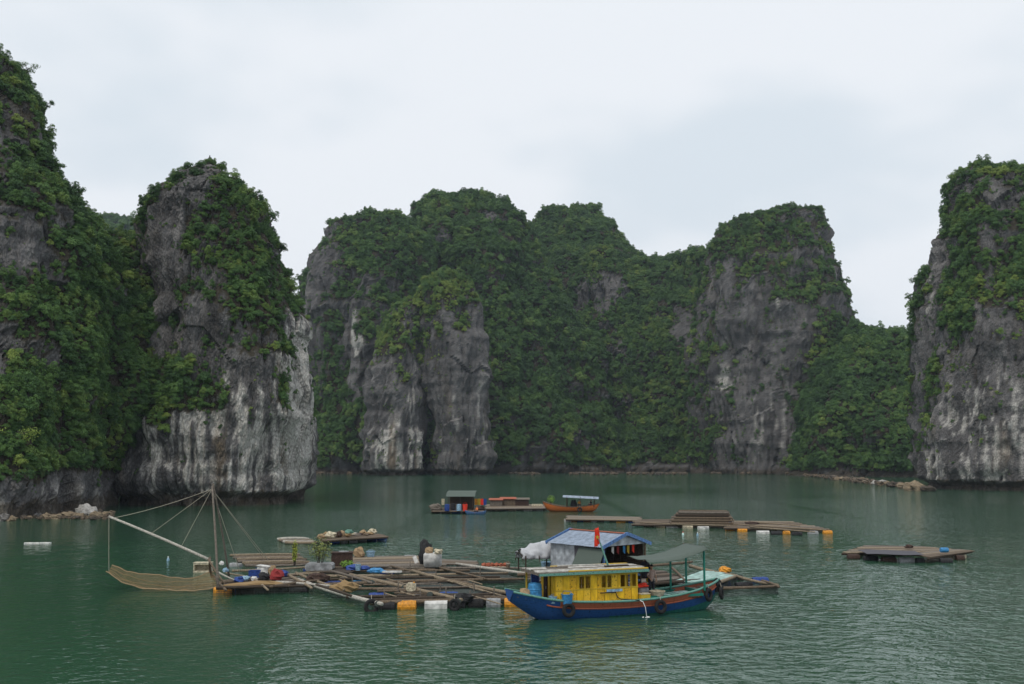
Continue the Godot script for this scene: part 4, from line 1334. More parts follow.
	for q in [[0, 0.03, 0, 0.7, 0.06, 0.5], [-0.34, 0.25, 0, 0.03, 0.46, 0.5], [0.34, 0.25, 0, 0.03, 0.46, 0.5], [0, 0.25, 0.24, 0.66, 0.46, 0.03], [0, 0.25, -0.24, 0.66, 0.46, 0.03]]: c.box(place(q[0], q[1], q[2]), Vector3(q[3], q[4], q[5]))
	part("basket", c.mesh(), mats.blue, cr)
	c = Shape.new()
	for q in [[0.25], [-0.25]]: c.box(place(0, 0.48, q[0]), Vector3(0.74, 0.05, 0.05))
	part("rim", c.mesh(), mats.blue, cr)
	var wb := thing("foam_box", "white foam box with lid right of the blue crate on the lift net raft", "box", at(264, 574.5, 0.47), -0.25)
	c = Shape.new()
	c.box(place(0, 0.25, 0), Vector3(0.8, 0.5, 0.5), 0.04)
	part("box", c.mesh(), mats.white, wb)
	c = Shape.new()
	c.box(Transform3D(Basis(Vector3.FORWARD, 0.12), Vector3(0, 0.56, 0)), Vector3(0.86, 0.07, 0.56), 0.02)
	part("lid", c.mesh(), mats.white, wb)
	heap("black bag below the white foam box on the lift net raft", "bag", "bag", at(264.5, 579.5, 0.47), 0.38, 0.45, 0.3, mats.black, 61)
	heap("maroon cloth bundle right of the black bag on the lift net raft", "cloth_bundle", "bundle", at(277, 580, 0.47), 0.42, 0.66, 0.32, mats.maroon, 62)
	heap("small tan sack behind the maroon bundle", "bag", "bag", at(272, 575, 0.47), 0.26, 0.62, 0.24, mats.tan, 63)
	heap("blue bag at the right of the maroon bundle", "bag", "bag", at(283, 576.5, 0.47), 0.34, 0.4, 0.28, mats.blue, 64)
	heap("crumpled blue bag near the front of the lift net raft", "bag", "bag", at(239, 582, 0.47), 0.33, 0.34, 0.28, mats.blue, 65)
	heap("pale blue bag beside the crumpled blue bag", "bag", "bag", at(245, 580.5, 0.47), 0.28, 0.3, 0.25, mats.pale_blue, 66)
	heap("little white bag in front of the blue crate", "bag", "bag", at(254, 580.5, 0.47), 0.2, 0.26, 0.2, mats.white, 67)
	heap("grey brown net pile draped along the front of the lift net raft", "net_pile", "fishing net", at(256, 588, 0.3), 1.9, 0.42, 0.45, mats.net_olive, 68)
	heap("white buoy hung on the mast above the lift net raft", "buoy", "buoy", on_plane(221.5, 565, 65.8), 0.15, 0.24, 0.15, mats.white, 69)
	heap("pale blue buoy hung below the white buoy on the mast", "buoy", "buoy", on_plane(225.5, 572, 65.8), 0.18, 0.26, 0.16, mats.pale_blue, 70)

func stay(parent: Node3D, a: Vector3, b: Vector3, r: float, sag: float, mat: Material):
	var s := Shape.new()
	var path := []
	for i in 7:
		var t := i / 6.0
		path.append(a.lerp(b, t) - Vector3(0, sag * 4.0 * t * (1.0 - t), 0))
	s.tube(path, [r], 5)
	pw("stay", s, mat, parent)

# ------------------------------------------------------------------ the hut on its raft behind the yellow boat
func build_floating_hut():
	var r := thing("hut_raft", "raft under the blue roofed hut with a pale teal deck at its right", "raft", at(610, 585))
	var h := 0.42
	boards(r, at(520, 574, h), at(640, 566, h), at(690, 578, h), at(560, 590, h), 14, 0.05, [mats.wood, mats.wood_dark, mats.wood_grey])
	for q in [[518, 575, 692, 562, 0.12, "wood"], [556, 592, 700, 580, 0.12, "wood_dark"], [690, 566, 737, 576, 0.12, "bamboo"], [704, 587.5, 737, 576, 0.12, "bamboo"], [737, 576.5, 778, 585, 0.10, "bamboo"], [716, 588.5, 779, 586, 0.10, "wood"], [684, 580, 716, 588, 0.1, "wood"], [672, 568, 684, 580, 0.1, "wood"], [762, 581, 779, 587, 0.09, "wood"]]:
		pole(r, at(q[0], q[1], h + 0.12), at(q[2], q[3], h + 0.12), q[4], mats[q[5]])
	for q in [[718, 588.5, 778, 586], [738, 576.5, 778, 585], [737, 576, 718, 588], [704, 587.5, 737, 576]]:
		net_wall(r, at(q[0], q[1], h + 0.05), at(q[2], q[3], h + 0.05), 0.8, mats.net_dark, 0.07)
	for q in [[545, 580, "blue"], [580, 587, "black"], [610, 584, "blue"], [665, 580, "black"], [700, 586, "black"], [722, 585, "blue"], [744, 586, "black"], [768, 587.5, "black"], [760, 581, "blue"], [735, 579, "tyre"]]:
		float_on(r, at(q[0], q[1], 0.08), Vector3(1, 0, -0.2), 1.1, mats[q[2]], false, 0.26)
	boards(r, at(676, 580.5, 0.55), at(703, 570.5, 0.55), at(736, 575, 0.55), at(713, 585, 0.55), 3, 0.05, [mats.deck_teal], "deck_sheet")
	heap("orange float standing behind the pale teal deck", "float", "float", at(725, 572.5, 0.5), 0.42, 0.42, 0.3, mats.orange, 81)
	# the hut: local x runs along the ridge
	var t := thing("floating_hut", "small hut with a blue grey gable roof behind the yellow boat", "hut", Vector3(5.55, 0.46, -69.3) + Vector3(0.66, 0, 0.75) * 0.45, -0.85)
	var L := 2.6
	var W := 2.1
	var ev := 2.15
	var rd := 2.86
	for sz in [-1, 1]:
		# corrugated roof sheets, each its own
		for k in 6:
			var x0 := -L + 2.0 * L * k / 6.0
			var s := Shape.new()
			var rows := []
			for i in 13:
				var x := x0 + (2.0 * L / 6.0 + 0.05) * i / 12.0
				var y := 0.02 * (1.0 if i % 2 else -1.0) + (0.008 if k % 2 else 0.0)
				rows.append([Vector3(x, rd + y, 0), Vector3(x, ev + y - 0.05, sz * (W + 0.25))])
			s.sheet(rows, 0.012)
			part("roof_sheet", s.mesh(), mats.roof_blue, t)
	var c := Shape.new()
	c.box(Transform3D(Basis(Vector3.UP, PI / 2), Vector3(0, rd + 0.04, 0)), Vector3(0.3, 0.05, 2.0 * L + 0.1), 0.02)
	part("ridge_cap", c.mesh(), mats.hull_rust, t)
	for sx in [-1, 1]:
		for sz in [-1, 1]:
			c = Shape.new()
			c.box(along(Vector3(sx * (L + 0.06), rd + 0.03, 0), Vector3(sx * (L + 0.06), ev - 0.05, sz * (W + 0.3))), Vector3(0.06, 0.22, 2.5))
			part("barge_board", c.mesh(), mats.trim_blue, t)
			c = Shape.new()
			c.box(place(sx * (L - 0.2), ev * 0.5, sz * (W - 0.1)), Vector3(0.12, ev, 0.12))
			part("post", c.mesh(), mats.trim_blue if sz > 0 else mats.wood, t)
		c = Shape.new()
		c.tint = Color.WHITE
		var gx: float = sx * (L - 0.16)
		c.tri(Vector3(gx, ev - 0.02, -W), Vector3(gx, rd - 0.06, 0), Vector3(gx, ev - 0.02, W))
		c.tri(Vector3(gx + 0.03, ev - 0.02, -W), Vector3(gx + 0.03, ev - 0.02, W), Vector3(gx + 0.03, rd - 0.06, 0))
		part("gable_panel", c.mesh(), mats.sheet, t)
	# wall sheets on the long side towards the boat, one half open behind a dark tarpaulin
	for k in 7:
		c = Shape.new()
		c.box(place(-L + 0.35 + k * 0.46, ev * 0.5 + 0.1, W - 0.02 - 0.012 * (k % 2)), Vector3(0.45, ev - 0.25, 0.03))
		part("wall_panel", c.mesh(), mats.sheet if k < 5 else mats.tarp_dark, t)
	for k in 7:
		c = Shape.new()
		c.box(place(-L + 0.4 + k * 0.68, ev * 0.5, -W + 0.05), Vector3(0.66, ev - 0.1, 0.03))
		part("wall_panel", c.mesh(), mats.wood_dark, t)
	c = Shape.new()
	c.sheet([[Vector3(0.3, ev - 0.15, W + 0.02), Vector3(2.6, ev - 0.15, W + 0.02)], [Vector3(0.1, 0.5, W + 0.75), Vector3(2.6, 0.6, W + 0.7)]], 0.02)
	part("tarpaulin_flap", c.mesh(), mats.tarp_green, t)
	c = Shape.new()
	c.box(place(-L + 0.2, ev * 0.5, 0), Vector3(0.04, ev - 0.1, 2.0 * W - 0.3))
	part("end_wall", c.mesh(), mats.wood_grey, t)
	# washing and gear in the open gable end
	for q in [[-1.2, "red"], [-0.7, "yellow_trim"], [-0.3, "sky_blue"], [0.3, "maroon"], [0.8, "white"]]:
		var w := thing("hung_cloth", {"red": "red cloth hung under the hut gable", "yellow_trim": "yellow cloth hung under the hut gable", "sky_blue": "blue cloth hung under the hut gable", "maroon": "maroon cloth hung under the hut gable", "white": "white cloth hung under the hut gable"}[q[1]], "cloth", t.transform * Vector3(L - 0.5, 1.45, q[0]), -0.85)
		var s := Shape.new()
		var rows := []
		for i in 5: rows.append([Vector3(0.03 * (i % 2), 0.6, -0.11 + i * 0.055), Vector3(0.05 * (i % 2) - 0.02, 0.25 - 0.25 * absf(sin(q[0] * 7.0)) + 0.04 * i, -0.10 + i * 0.05)])
		s.sheet(rows, 0.01)
		part("cloth", s.mesh(), mats[q[1]], w)
	standing_barrel("blue barrel below the white wall of the hut", at(563, 569, 0.46), 0.9, 0.3, mats.sky_blue)
	standing_barrel("pale blue tub at the left of the hut", at(546, 569, 0.46), 0.5, 0.36, mats.pale_blue, "tub", false)
	# a hooped white cover at the left of the hut
	var k := thing("tarpaulin_cover", "white tarpaulin stretched over hoops left of the blue roofed hut", "tarpaulin", at(537, 572, 0.46) + Vector3(0, 0.75, 0), 0.35)
	var crease := noise(88, 1.1, 3)
	var rows := []
	for i in 19:
		var u := i / 18.0
		var row := []
		for j in 19:
			var a := PI * j / 18.0
			var ht := lerpf(0.75, 1.35, sin(u * PI * 0.5)) + 0.10 * cos(u * 9.0)
			var cr := crease.get_noise_3d(u * 3.0, a, 0.0) * 0.30
			row.append(Vector3(-1.35 + 2.5 * u + 0.06 * sin(j * 1.3), 0.2 + sin(a) * (ht - 0.2 + cr), -cos(a) * (0.75 + cr)))
		rows.append(row)
	var s2 := Shape.new()
	for q in [[-1.1, -0.7], [-1.1, 0.7], [1.0, -0.7], [1.0, 0.7]]:
		var leg := Shape.new()
		leg.tube([Vector3(q[0], -0.75, q[1]), Vector3(q[0], 0.45, q[1])], [0.05, 0.05], 6)
		part("leg", leg.mesh(), mats.wood_dark, k)
	s2.sheet(rows, 0.02)
	part("cover", s2.mesh(true), mats.tarp_white, k)
	for i in 3:
		var path := []
		for j in 9:
			var a := PI * j / 8.0
			var ht := lerpf(0.66, 1.2, sin(i / 2.0 * PI * 0.5))
			path.append(Vector3(-1.3 + 2.4 * i / 2.0, maxf(0.0, sin(a) * ht - 0.06), -cos(a) * 0.76))
		s2 = Shape.new()
		s2.tube(path, [0.03], 6)
		part("hoop", s2.mesh(), mats.wood_dark, k)

# ------------------------------------------------------------------ the yellow boat
const ST := [[-6.3, 1.50, 0.62, 0.98], [-5.6, 1.34, 0.88, 0.5], [-4.9, 1.19, 1.05, 0.05], [-4.2, 1.06, 1.18, -0.25], [-3.0, 0.93, 1.32, -0.4], [-1.5, 0.86, 1.38, -0.45], [0.0, 0.84, 1.40, -0.45], [1.5, 0.88, 1.36, -0.45], [3.0, 0.98, 1.22, -0.4], [4.2, 1.12, 0.98, -0.3], [5.2, 1.30, 0.66, -0.1], [5.8, 1.43, 0.40, 0.35], [6.25, 1.56, 0.12, 1.0]]

func hull_at(x: float) -> Array:
	for i in ST.size() - 1:
		if x <= ST[i + 1][0]:
			var w := clampf((x - ST[i][0]) / (ST[i + 1][0] - ST[i][0]), 0, 1)
			return [lerpf(ST[i][1], ST[i + 1][1], w), lerpf(ST[i][2], ST[i + 1][2], w), lerpf(ST[i][3], ST[i + 1][3], w)]
	return [ST[-1][1], ST[-1][2], ST[-1][3]]

# a strip of planking between two heights, given as shares from keel (0) to gunwale (1)
func strake(a: float, b: float, x0: float, x1: float, out: float) -> Shape:
	var s := Shape.new()
	for sz in [-1.0, 1.0]:
		var rows := []
		for i in 41:
			var x := lerpf(x0, x1, i / 40.0)
			var q := hull_at(x)
			var row := []
			for j in 5:
				var w := lerpf(a, b, j / 4.0)
				var half: float = q[1] * (0.12 + 0.88 * pow(w, 0.55)) + out
				row.append(Vector3(x, lerpf(q[2], q[0], w), sz * half))
			rows.append(row)
		if sz < 0: rows.reverse()
		s.sheet(rows)
	return s

func build_yellow_boat():
	var t := thing("fishing_boat", "blue hulled wooden boat with a yellow cabin in the foreground", "boat", Vector3(5.75, 0.0, -55.2), 0.36)
	part("hull", strake(0.0, 0.80, -6.3, 6.25, 0.0).mesh(true), mats.hull_blue, t)
	part("bottom_paint", strake(0.02, 0.40, -1.0, 6.0, 0.012).mesh(true), mats.hull_green, t)
	part("bow_paint", strake(0.80, 1.0, -6.3, -3.9, 0.0).mesh(true), mats.hull_blue, t)
	part("rubbing_strake", strake(0.76, 0.98, -3.9, 6.2, 0.03).mesh(true), mats.hull_rust, t)
	for sz in [-1.0, 1.0]:
		var path := []
		for i in 41:
			var x := lerpf(-6.3, 6.25, i / 40.0)
			var q := hull_at(x)
			path.append(Vector3(x, q[0] + 0.02, sz * (q[1] + 0.01)))
		var s := Shape.new()
		s.tube(path, [0.065], 6)
		part("gunwale", s.mesh(true), mats.hull_teal, t)
		path = []
		for i in 31:
			var x := lerpf(-4.6, 6.0, i / 30.0)
			var q := hull_at(x)
			path.append(Vector3(x, lerpf(q[2], q[0], 0.74), sz * (q[1] * (0.12 + 0.88 * pow(0.74, 0.55)) + 0.03)))
		s = Shape.new()
		s.tube(path, [0.045], 6)
		part("fender_rail", s.mesh(true), mats.hull_rust, t)
	var s := Shape.new()
	var q0 := hull_at(-6.3)
	s.quad(Vector3(-6.31, q0[0] + 0.05, -q0[1]), Vector3(-6.31, q0[2], -0.1), Vector3(-6.31, q0[2], 0.1), Vector3(-6.31, q0[0] + 0.05, q0[1]))
	s.quad(Vector3(-6.25, q0[0] + 0.05, q0[1]), Vector3(-6.25, q0[2], 0.1), Vector3(-6.25, q0[2], -0.1), Vector3(-6.25, q0[0] + 0.05, -q0[1]))
	part("bow_board", s.mesh(), mats.hull_blue, t)
	# deck boards across the boat
	for i in 30:
		var x := -6.1 + i * 0.4
		if x > 1.0 and x < 4.6: continue
		var q := hull_at(x + 0.2)
		s = Shape.new()
		var q2 := hull_at(x)
		var q3 := hull_at(x + 0.4)
		s.box(place(x + 0.2, q[0] - 0.16, 0), Vector3(0.39, 0.04, maxf(0.08, (minf(q2[1], q3[1]) * 0.93 - 0.03) * 2.0)))
		part("deck_board", s.mesh(), [mats.wood_grey, mats.wood, mats.hull_teal][i % 3], t)
	# the open hold behind the cabin, its coaming and pale hatch
	s = Shape.new()
	s.box(place(2.8, 0.76, 0), Vector3(3.7, 0.04, 1.9))
	part("hold_floor", s.mesh(), mats.wood_dark, t)
	for q in [[2.8, 0.93, 1.02, 3.7, 0.14, 0.06], [2.8, 0.93, -1.02, 3.7, 0.14, 0.06], [4.62, 1.02, 0, 0.08, 0.2, 1.7], [0.98, 0.9, 0, 0.08, 0.2, 2.2]]:
		s = Shape.new()
		s.box(place(q[0], q[1], q[2]), Vector3(q[3], q[4], q[5]))
		part("coaming", s.mesh(), mats.post_green, t)
	for k in 4:
		s = Shape.new()
		s.box(place(2.75 + k * 0.46, 0.9 + k * 0.02, 0.30), Vector3(0.44, 0.05, 1.3))
		part("hatch_board", s.mesh(), mats.deck_teal if k != 1 else mats.hull_teal, t)
	# ---- cabin: vertical boards, three pairs of narrow windows, a door in the end wall
	var x0 := -4.1
	var x1 := 0.65
	var zz := 1.0
	var y0 := 0.78
	var yt := 2.36
	var holes := [[-2.78, -2.50], [-2.42, -2.16], [-1.48, -1.24], [-1.16, -0.92], [-0.38, -0.12], [-0.04, 0.20], [0.30, 0.54]]
	for sz in [-1, 1]:
		for k in 12:
			var a := x0 + (x1 - x0) * k / 12.0 + 0.012
			var b := x0 + (x1 - x0) * (k + 1) / 12.0 - 0.012
			s = Shape.new()
			var z: float = sz * (zz + (0.006 if k % 2 else -0.006))
			s.box(place((a + b) * 0.5, (y0 + 1.52) * 0.5, z), Vector3(b - a, 1.52 - y0, 0.035))
			var paint: Material = [mats.yellow, mats.yellow_c, mats.yellow, mats.yellow_b][(k * 7 + sz) % 4]
			part("wall_board", s.mesh(), paint, t)
			# the upper half of the board, cut where windows are
			var cuts := [a]
			for hh in holes:
				if sz > 0 and hh[1] > a and hh[0] < b: cuts.append_array([clampf(hh[0], a, b), clampf(hh[1], a, b)])
			cuts.append(b)
			s = Shape.new()
			for i in range(0, cuts.size(), 2):
				if cuts[i + 1] - cuts[i] > 0.01: s.box(place((cuts[i] + cuts[i + 1]) * 0.5, 1.87, z), Vector3(cuts[i + 1] - cuts[i], 0.70, 0.035))
			part("wall_board", s.mesh(), paint, t)
		s = Shape.new()
		s.box(place((x0 + x1) * 0.5, 2.29, sz * zz), Vector3(x1 - x0 + 0.06, 0.14, 0.06))
		part("top_rail", s.mesh(), mats.yellow_trim, t)
		s = Shape.new()
		s.box(place((x0 + x1) * 0.5, 1.52, sz * (zz + 0.008)), Vector3(x1 - x0 + 0.04, 0.05, 0.07))
		part("middle_rail", s.mesh(), mats.yellow_trim, t)
		for hh in (holes if sz > 0 else []):
			s = Shape.new()
			var w: float = hh[1] - hh[0]
			var mx: float = (hh[0] + hh[1]) * 0.5
			for e in [[mx, 1.55, w + 0.06, 0.035], [mx, 2.2, w + 0.06, 0.035]]: s.box(place(e[0], e[1], sz * (zz + 0.02)), Vector3(e[2], e[3], 0.05))
			for e in [hh[0] - 0.012, hh[1] + 0.012]: s.box(place(e, 1.875, sz * (zz + 0.02)), Vector3(0.03, 0.62, 0.046))
			part("window_frame", s.mesh(), mats.yellow_trim, t)
	# end walls: the left one with a door opening
	for q in [[-0.78, 0.42], [0.10, 0.18], [0.48, 0.16], [0.78, 0.42]]:
		s = Shape.new()
		s.box(place(x0, (y0 + 2.3) * 0.5, q[0]), Vector3(0.035, 2.3 - y0, q[1]))
		part("wall_board", s.mesh(), mats.yellow, t)
	s = Shape.new()
	s.box(place(x0, 2.28, 0), Vector3(0.05, 0.14, 1.96))
	part("top_rail", s.mesh(), mats.yellow_trim, t)
	for k in 5:
		s = Shape.new()
		s.box(place(x1, (y0 + 2.3) * 0.5, -0.78 + k * 0.39), Vector3(0.035, 2.3 - y0, 0.37))
		if k != 2: part("wall_board", s.mesh(), mats.yellow, t)
	s = Shape.new()
	s.box(place((x0 + x1) * 0.5, 0.8, 0), Vector3(x1 - x0, 0.03, 1.9))
	part("cabin_floor", s.mesh(), mats.wood_dark, t)
	s = Shape.new()
	s.box(place(x0 - 0.03, 1.6, -0.32), Vector3(0.05, 1.3, 0.42))
	var door := part("door", s.mesh(), mats.brown, t)
	s = Shape.new()
	s.box(place(x0 - 0.075, 1.55, -0.16), Vector3(0.04, 0.14, 0.04))
	part("handle", s.mesh(), mats.grey, door)
	# signboard and the pipe that spills water
	s = Shape.new()
	s.box(place(-0.75, 1.40, zz + 0.045), Vector3(0.92, 0.13, 0.03))
	part("name_board", s.mesh(), mats.pale_blue, t)
	# ---- roof: boards on beams, grey skin, yellow edge
	var rx0 := -5.15
	var rx1 := 1.15
	for k in 9:
		var z := -1.34 + 2.68 * (k + 0.5) / 9.0
		s = Shape.new()
		var camber := 0.10 * (1.0 - pow(z / 1.34, 2.0))
		s.box(place((rx0 + rx1) * 0.5 + rng.randf_range(-0.05, 0.05), 2.44 + camber, z), Vector3(rx1 - rx0, 0.05, 0.29))
		part("roof_board", s.mesh(), [mats.roof_pale, mats.roof_pale, mats.wood_grey][k % 3], t)
	for sz in [-1, 1]:
		s = Shape.new()
		s.box(place((rx0 + rx1) * 0.5, 2.39, sz * 1.35), Vector3(rx1 - rx0 + 0.04, 0.12, 0.05))
		part("roof_edge", s.mesh(), mats.hull_teal, t)
		s = Shape.new()
		s.box(place(-1.15, 2.50, sz * 1.22), Vector3(4.6, 0.08, 0.12))
		part("roof_rail", s.mesh(), mats.yellow_trim, t)
	s = Shape.new()
	s.box(place(rx0, 2.42, 0), Vector3(0.05, 0.14, 2.6))
	part("roof_edge", s.mesh(), mats.wood_grey, t)
	for q in [[-4.9, -1.1]]:
		s = Shape.new()
		s.box(place(q[0], 1.75, q[1]), Vector3(0.07, 1.3, 0.07))
		part("roof_post", s.mesh(), mats.yellow_trim, t)
	# ---- awning on green posts over the hold
	for q in [[3.75, -0.95, 2.95], [4.75, 1.0, 3.30], [4.75, -0.95, 3.35]]:
		s = Shape.new()
		var b: float = hull_at(q[0])[0] - 0.1
		s.box(along(Vector3(q[0], b, q[1]), Vector3(q[0], q[2], q[1])), Vector3(0.085, 0.085, q[2] - b))
		part("awning_post", s.mesh(), mats.post_green, t)
	var rows := []
	for i in 13:
		var u := i / 12.0
		var row := []
		for j in 9:
			var w := j / 8.0
			var x := lerpf(1.15, 4.85, u)
			var y := lerpf(2.78, 3.36, u) - 0.22 * sin(PI * u) - 0.10 * sin(PI * w) * (1.0 - 0.5 * u) + (0.10 if j == 0 or j == 8 else 0.16) + 0.015 * sin(i * 2.3 + j * 1.1)
			if j == 8: y -= 0.10
			row.append(Vector3(x, y, lerpf(-1.25, 1.25, w)))
		rows.append(row)
	s = Shape.new()
	s.sheet(rows, 0.015)
	part("awning", s.mesh(true), mats.tarp_green, t)
	var W := t.transform
	# ---- things on board
	var fl := thing("flag", "small red flag with yellow star on slanting teal pole over the yellow cabin", "flag", W * Vector3(-0.9, 2.5, 0.2), 0.36)
	s = Shape.new()
	s.tube([Vector3(0.25, -0.05, 0), Vector3(-0.35, 1.55, 0)], [0.06, 0.035], 7)
	part("pole", s.mesh(), mats.hull_teal, fl)
	rows = []
	for i in 8:
		var row := []
		for j in 7:
			row.append(Vector3(-0.36 - 0.26 * j / 6.0 - 0.10 * i / 7.0 + (0.16 * i / 7.0), 2.15 - 0.92 * i / 7.0 - 0.14 * j / 6.0, 0.09 * sin(j * 1.3 + i * 0.5)))
		rows.append(row)
	s = Shape.new()
	s.tube([Vector3(-0.35, 1.5, 0), Vector3(-0.38, 2.2, 0)], [0.03, 0.02], 6)
	part("staff_tip", s.mesh(), mats.wood, fl)
	s = Shape.new()
	s.sheet(rows, 0.008)
	var cloth := part("cloth", s.mesh(true), mats.red, fl)
	s = Shape.new()
	for i in 5:
		var a := PI / 2 + TAU * i / 5.0
		var c0 := Vector3(-0.47, 1.62, 0.115)
		s.tri(c0, c0 + Vector3(cos(a), sin(a), 0) * 0.13, c0 + Vector3(cos(a + 0.63), sin(a + 0.63), 0) * 0.052)
		s.tri(c0, c0 + Vector3(cos(a - 0.63), sin(a - 0.63), 0) * 0.052, c0 + Vector3(cos(a), sin(a), 0) * 0.13)
	part("star", s.mesh(), mats.yellow_trim, cloth)
	for q in [[-3.55, 0.25, 0.1, "old black tyre hung on the hull below the cabin's left corner"], [1.75, 0.30, 0.1, "old black tyre hung on the hull right of the water spout"], [5.1, 0.62, 0.9, "old black tyre hung at the right end of the boat"]]:
		var g := hull_at(q[0])
		hung_tyre(W * Vector3(q[0], g[0] - 0.42, g[1] + 0.14), 0.36 + q[2] * 0.6, q[3], 1.12)
	hung_tyre(W * Vector3(6.15, 0.85, 0.45), 1.2, "old black tyre hung round the tip of the right end of the boat", 1.05)
	heap("knot of black rope fenders at the right tip of the boat", "rope_fender", "fender", W * Vector3(6.1, 0.9, 0.15), 0.3, 0.7, 0.3, mats.tyre, 91)
	standing_barrel("blue barrel on deck left of the cabin door", W * Vector3(-5.0, 1.0, 0.35), 0.85, 0.36, mats.sky_blue)
	standing_barrel("blue tub on deck in front of the cabin's left window", W * Vector3(-3.55, 0.85, 1.2), 0.52, 0.3, mats.sky_blue, "tub", false)
	standing_barrel("small pale blue bucket left of the blue tub on deck", W * Vector3(-4.25, 0.9, 0.95), 0.36, 0.22, mats.pale_blue, "bucket", false)
	var dp := thing("blue_panel", "blue panel standing beyond the blue barrel at the cabin end", "panel", W * Vector3(-4.55, 0.85, -0.75), 0.36)
	s = Shape.new()
	s.box(place(0, 0.75, 0), Vector3(0.42, 1.5, 0.05))
	part("panel", s.mesh(), mats.blue, dp)
	s = Shape.new()
	for x in [-0.22, 0.22]: s.box(place(x, 0.75, 0), Vector3(0.04, 1.54, 0.07))
	part("frame", s.mesh(), mats.trim_blue, dp)
	var cb := thing("cool_box", "yellow box on the deck right of the yellow cabin", "box", W * Vector3(0.98, 0.86, 1.1), 0.36)
	s = Shape.new()
	s.box(place(0, 0.14, 0), Vector3(0.55, 0.28, 0.35), 0.03)
	part("box", s.mesh(), mats.yellow_trim, cb)
	s = Shape.new()
	s.box(place(0, 0.3, 0), Vector3(0.58, 0.04, 0.38))
	part("lid", s.mesh(), mats.cream, cb)
	standing_barrel("grey pot with red lid on the deck behind the yellow box", W * Vector3(1.25, 0.9, 0.4), 0.45, 0.34, mats.grey, "pot")
	heap("red bundle on top of the grey pot", "bundle", "bundle", W * Vector3(1.25, 1.4, 0.4), 0.36, 0.2, 0.3, mats.red, 93)
	standing_barrel("cream basin beside the pale hatch of the yellow boat", W * Vector3(1.95, 0.95, 0.75), 0.26, 0.42, mats.cream, "basin", false)
	heap("dark clothes hung under the awning beside the person", "clothes", "clothes", W * Vector3(1.9, 1.75, -0.5), 0.34, 0.95, 0.2, mats.cloth_dark, 94, 0.36)
	heap("yellow cloth hung right of the dark clothes under the awning", "clothes", "clothes", W * Vector3(2.15, 1.5, -0.6), 0.15, 0.85, 0.12, mats.yellow_trim, 96, 0.36)
	var rk := thing("slatted_rack", "dark slatted rack at the right end of the cabin", "rack", W * Vector3(1.15, 0.86, -0.55), 0.36)
	for i in 4:
		s = Shape.new()
		s.box(place(0, 0.2 + i * 0.3, 0), Vector3(0.75, 0.1, 0.4))
		part("slat", s.mesh(), mats.trim_blue, rk)
	for x in [-0.4, 0.4]:
		s = Shape.new()
		s.box(place(x, 0.65, 0), Vector3(0.06, 1.3, 0.44))
		part("upright", s.mesh(), mats.wood_dark, rk)
	heap("mooring rope heaped on the left end of the boat", "rope_coil", "rope", W * Vector3(-5.5, 1.22, 0.3), 0.3, 0.4, 0.25, mats.tan, 97)
	for q in [[-3.6, 0.0, 1.2, 0.2, "wood_grey", "weathered plank lying on the left of the cabin roof"], [-2.0, -0.5, 2.6, 0.16, "roof_pale", "pale plank lying in the middle of the cabin roof"], [-0.3, 0.4, 1.4, 0.22, "wood_dark", "dark plank lying near the flag on the cabin roof"]]:
		var pl := thing("roof_plank", q[5], "plank", W * Vector3(q[0], 2.60, q[1]), 0.36 + rng.randf_range(-0.15, 0.15))
		s = Shape.new()
		s.box(Transform3D(Basis(Vector3.UP, PI / 2), Vector3.ZERO), Vector3(q[3], 0.06, q[2]), 0.015)
		part("plank", s.mesh(), mats[q[4]], pl)
	# water running from the bilge pipe
	var wp := thing("bilge_pipe", "black bilge pipe across the yellow wall spilling water", "pipe", W * Vector3(-0.7, 1.3, 1.06), 0.36)
	s = Shape.new()
	s.tube([Vector3(-0.9, 0.0, 0.03), Vector3(0.0, 0.0, 0.03), Vector3(0.08, -0.25, 0.05), Vector3(0.2, -0.34, 0.2), Vector3(1.2, -0.42, 0.42)], [0.03], 7)
	part("pipe", s.mesh(true), mats.black, wp)
	s = Shape.new()
	s.tube([Vector3(1.2, -0.42, 0.42), Vector3(1.36, -0.5, 0.5), Vector3(1.47, -0.8, 0.55), Vector3(1.53, -1.32, 0.58)], [0.02, 0.02, 0.016, 0.022], 6)
	part("water_jet", s.mesh(true), mats.foam, wp)
	s = Shape.new()
	for i in 14:
		var a := rng.randf() * TAU
		var d := sqrt(rng.randf()) * 0.32
		s.lathe(place(1.53 + cos(a) * d, -1.30, 0.58 + sin(a) * d * 0.7), [[0.0, -0.02], [0.05 + rng.randf() * 0.04, 0.0], [0.04, 0.025], [0.0, 0.035]], 7)
	part("splash", s.mesh(), mats.foam, wp).set_meta("kind", "stuff")
	# the person standing in the hold
	var P := W * Vector3(2.2, 0.80, -0.35)
	person(P, 0.2, "person in a pale pink shirt standing under the green awning of the boat", {
		hip = Vector3(0, 0.88, 0), chest = Vector3(0, 1.22, 0.02), neck = Vector3(0, 1.42, 0.02), head = Vector3(0.01, 1.56, 0.04),
		elbow_l = Vector3(-0.24, 1.08, 0.06), hand_l = Vector3(-0.16, 0.95, 0.26), elbow_r = Vector3(0.25, 1.08, 0.02), hand_r = Vector3(0.22, 0.9, 0.2),
		knee_l = Vector3(-0.09, 0.47, 0.03), foot_l = Vector3(-0.1, 0.0, 0.0), knee_r = Vector3(0.1, 0.47, 0.05), foot_r = Vector3(0.12, 0.0, 0.06)}, mats.shirt, mats.cloth_dark)

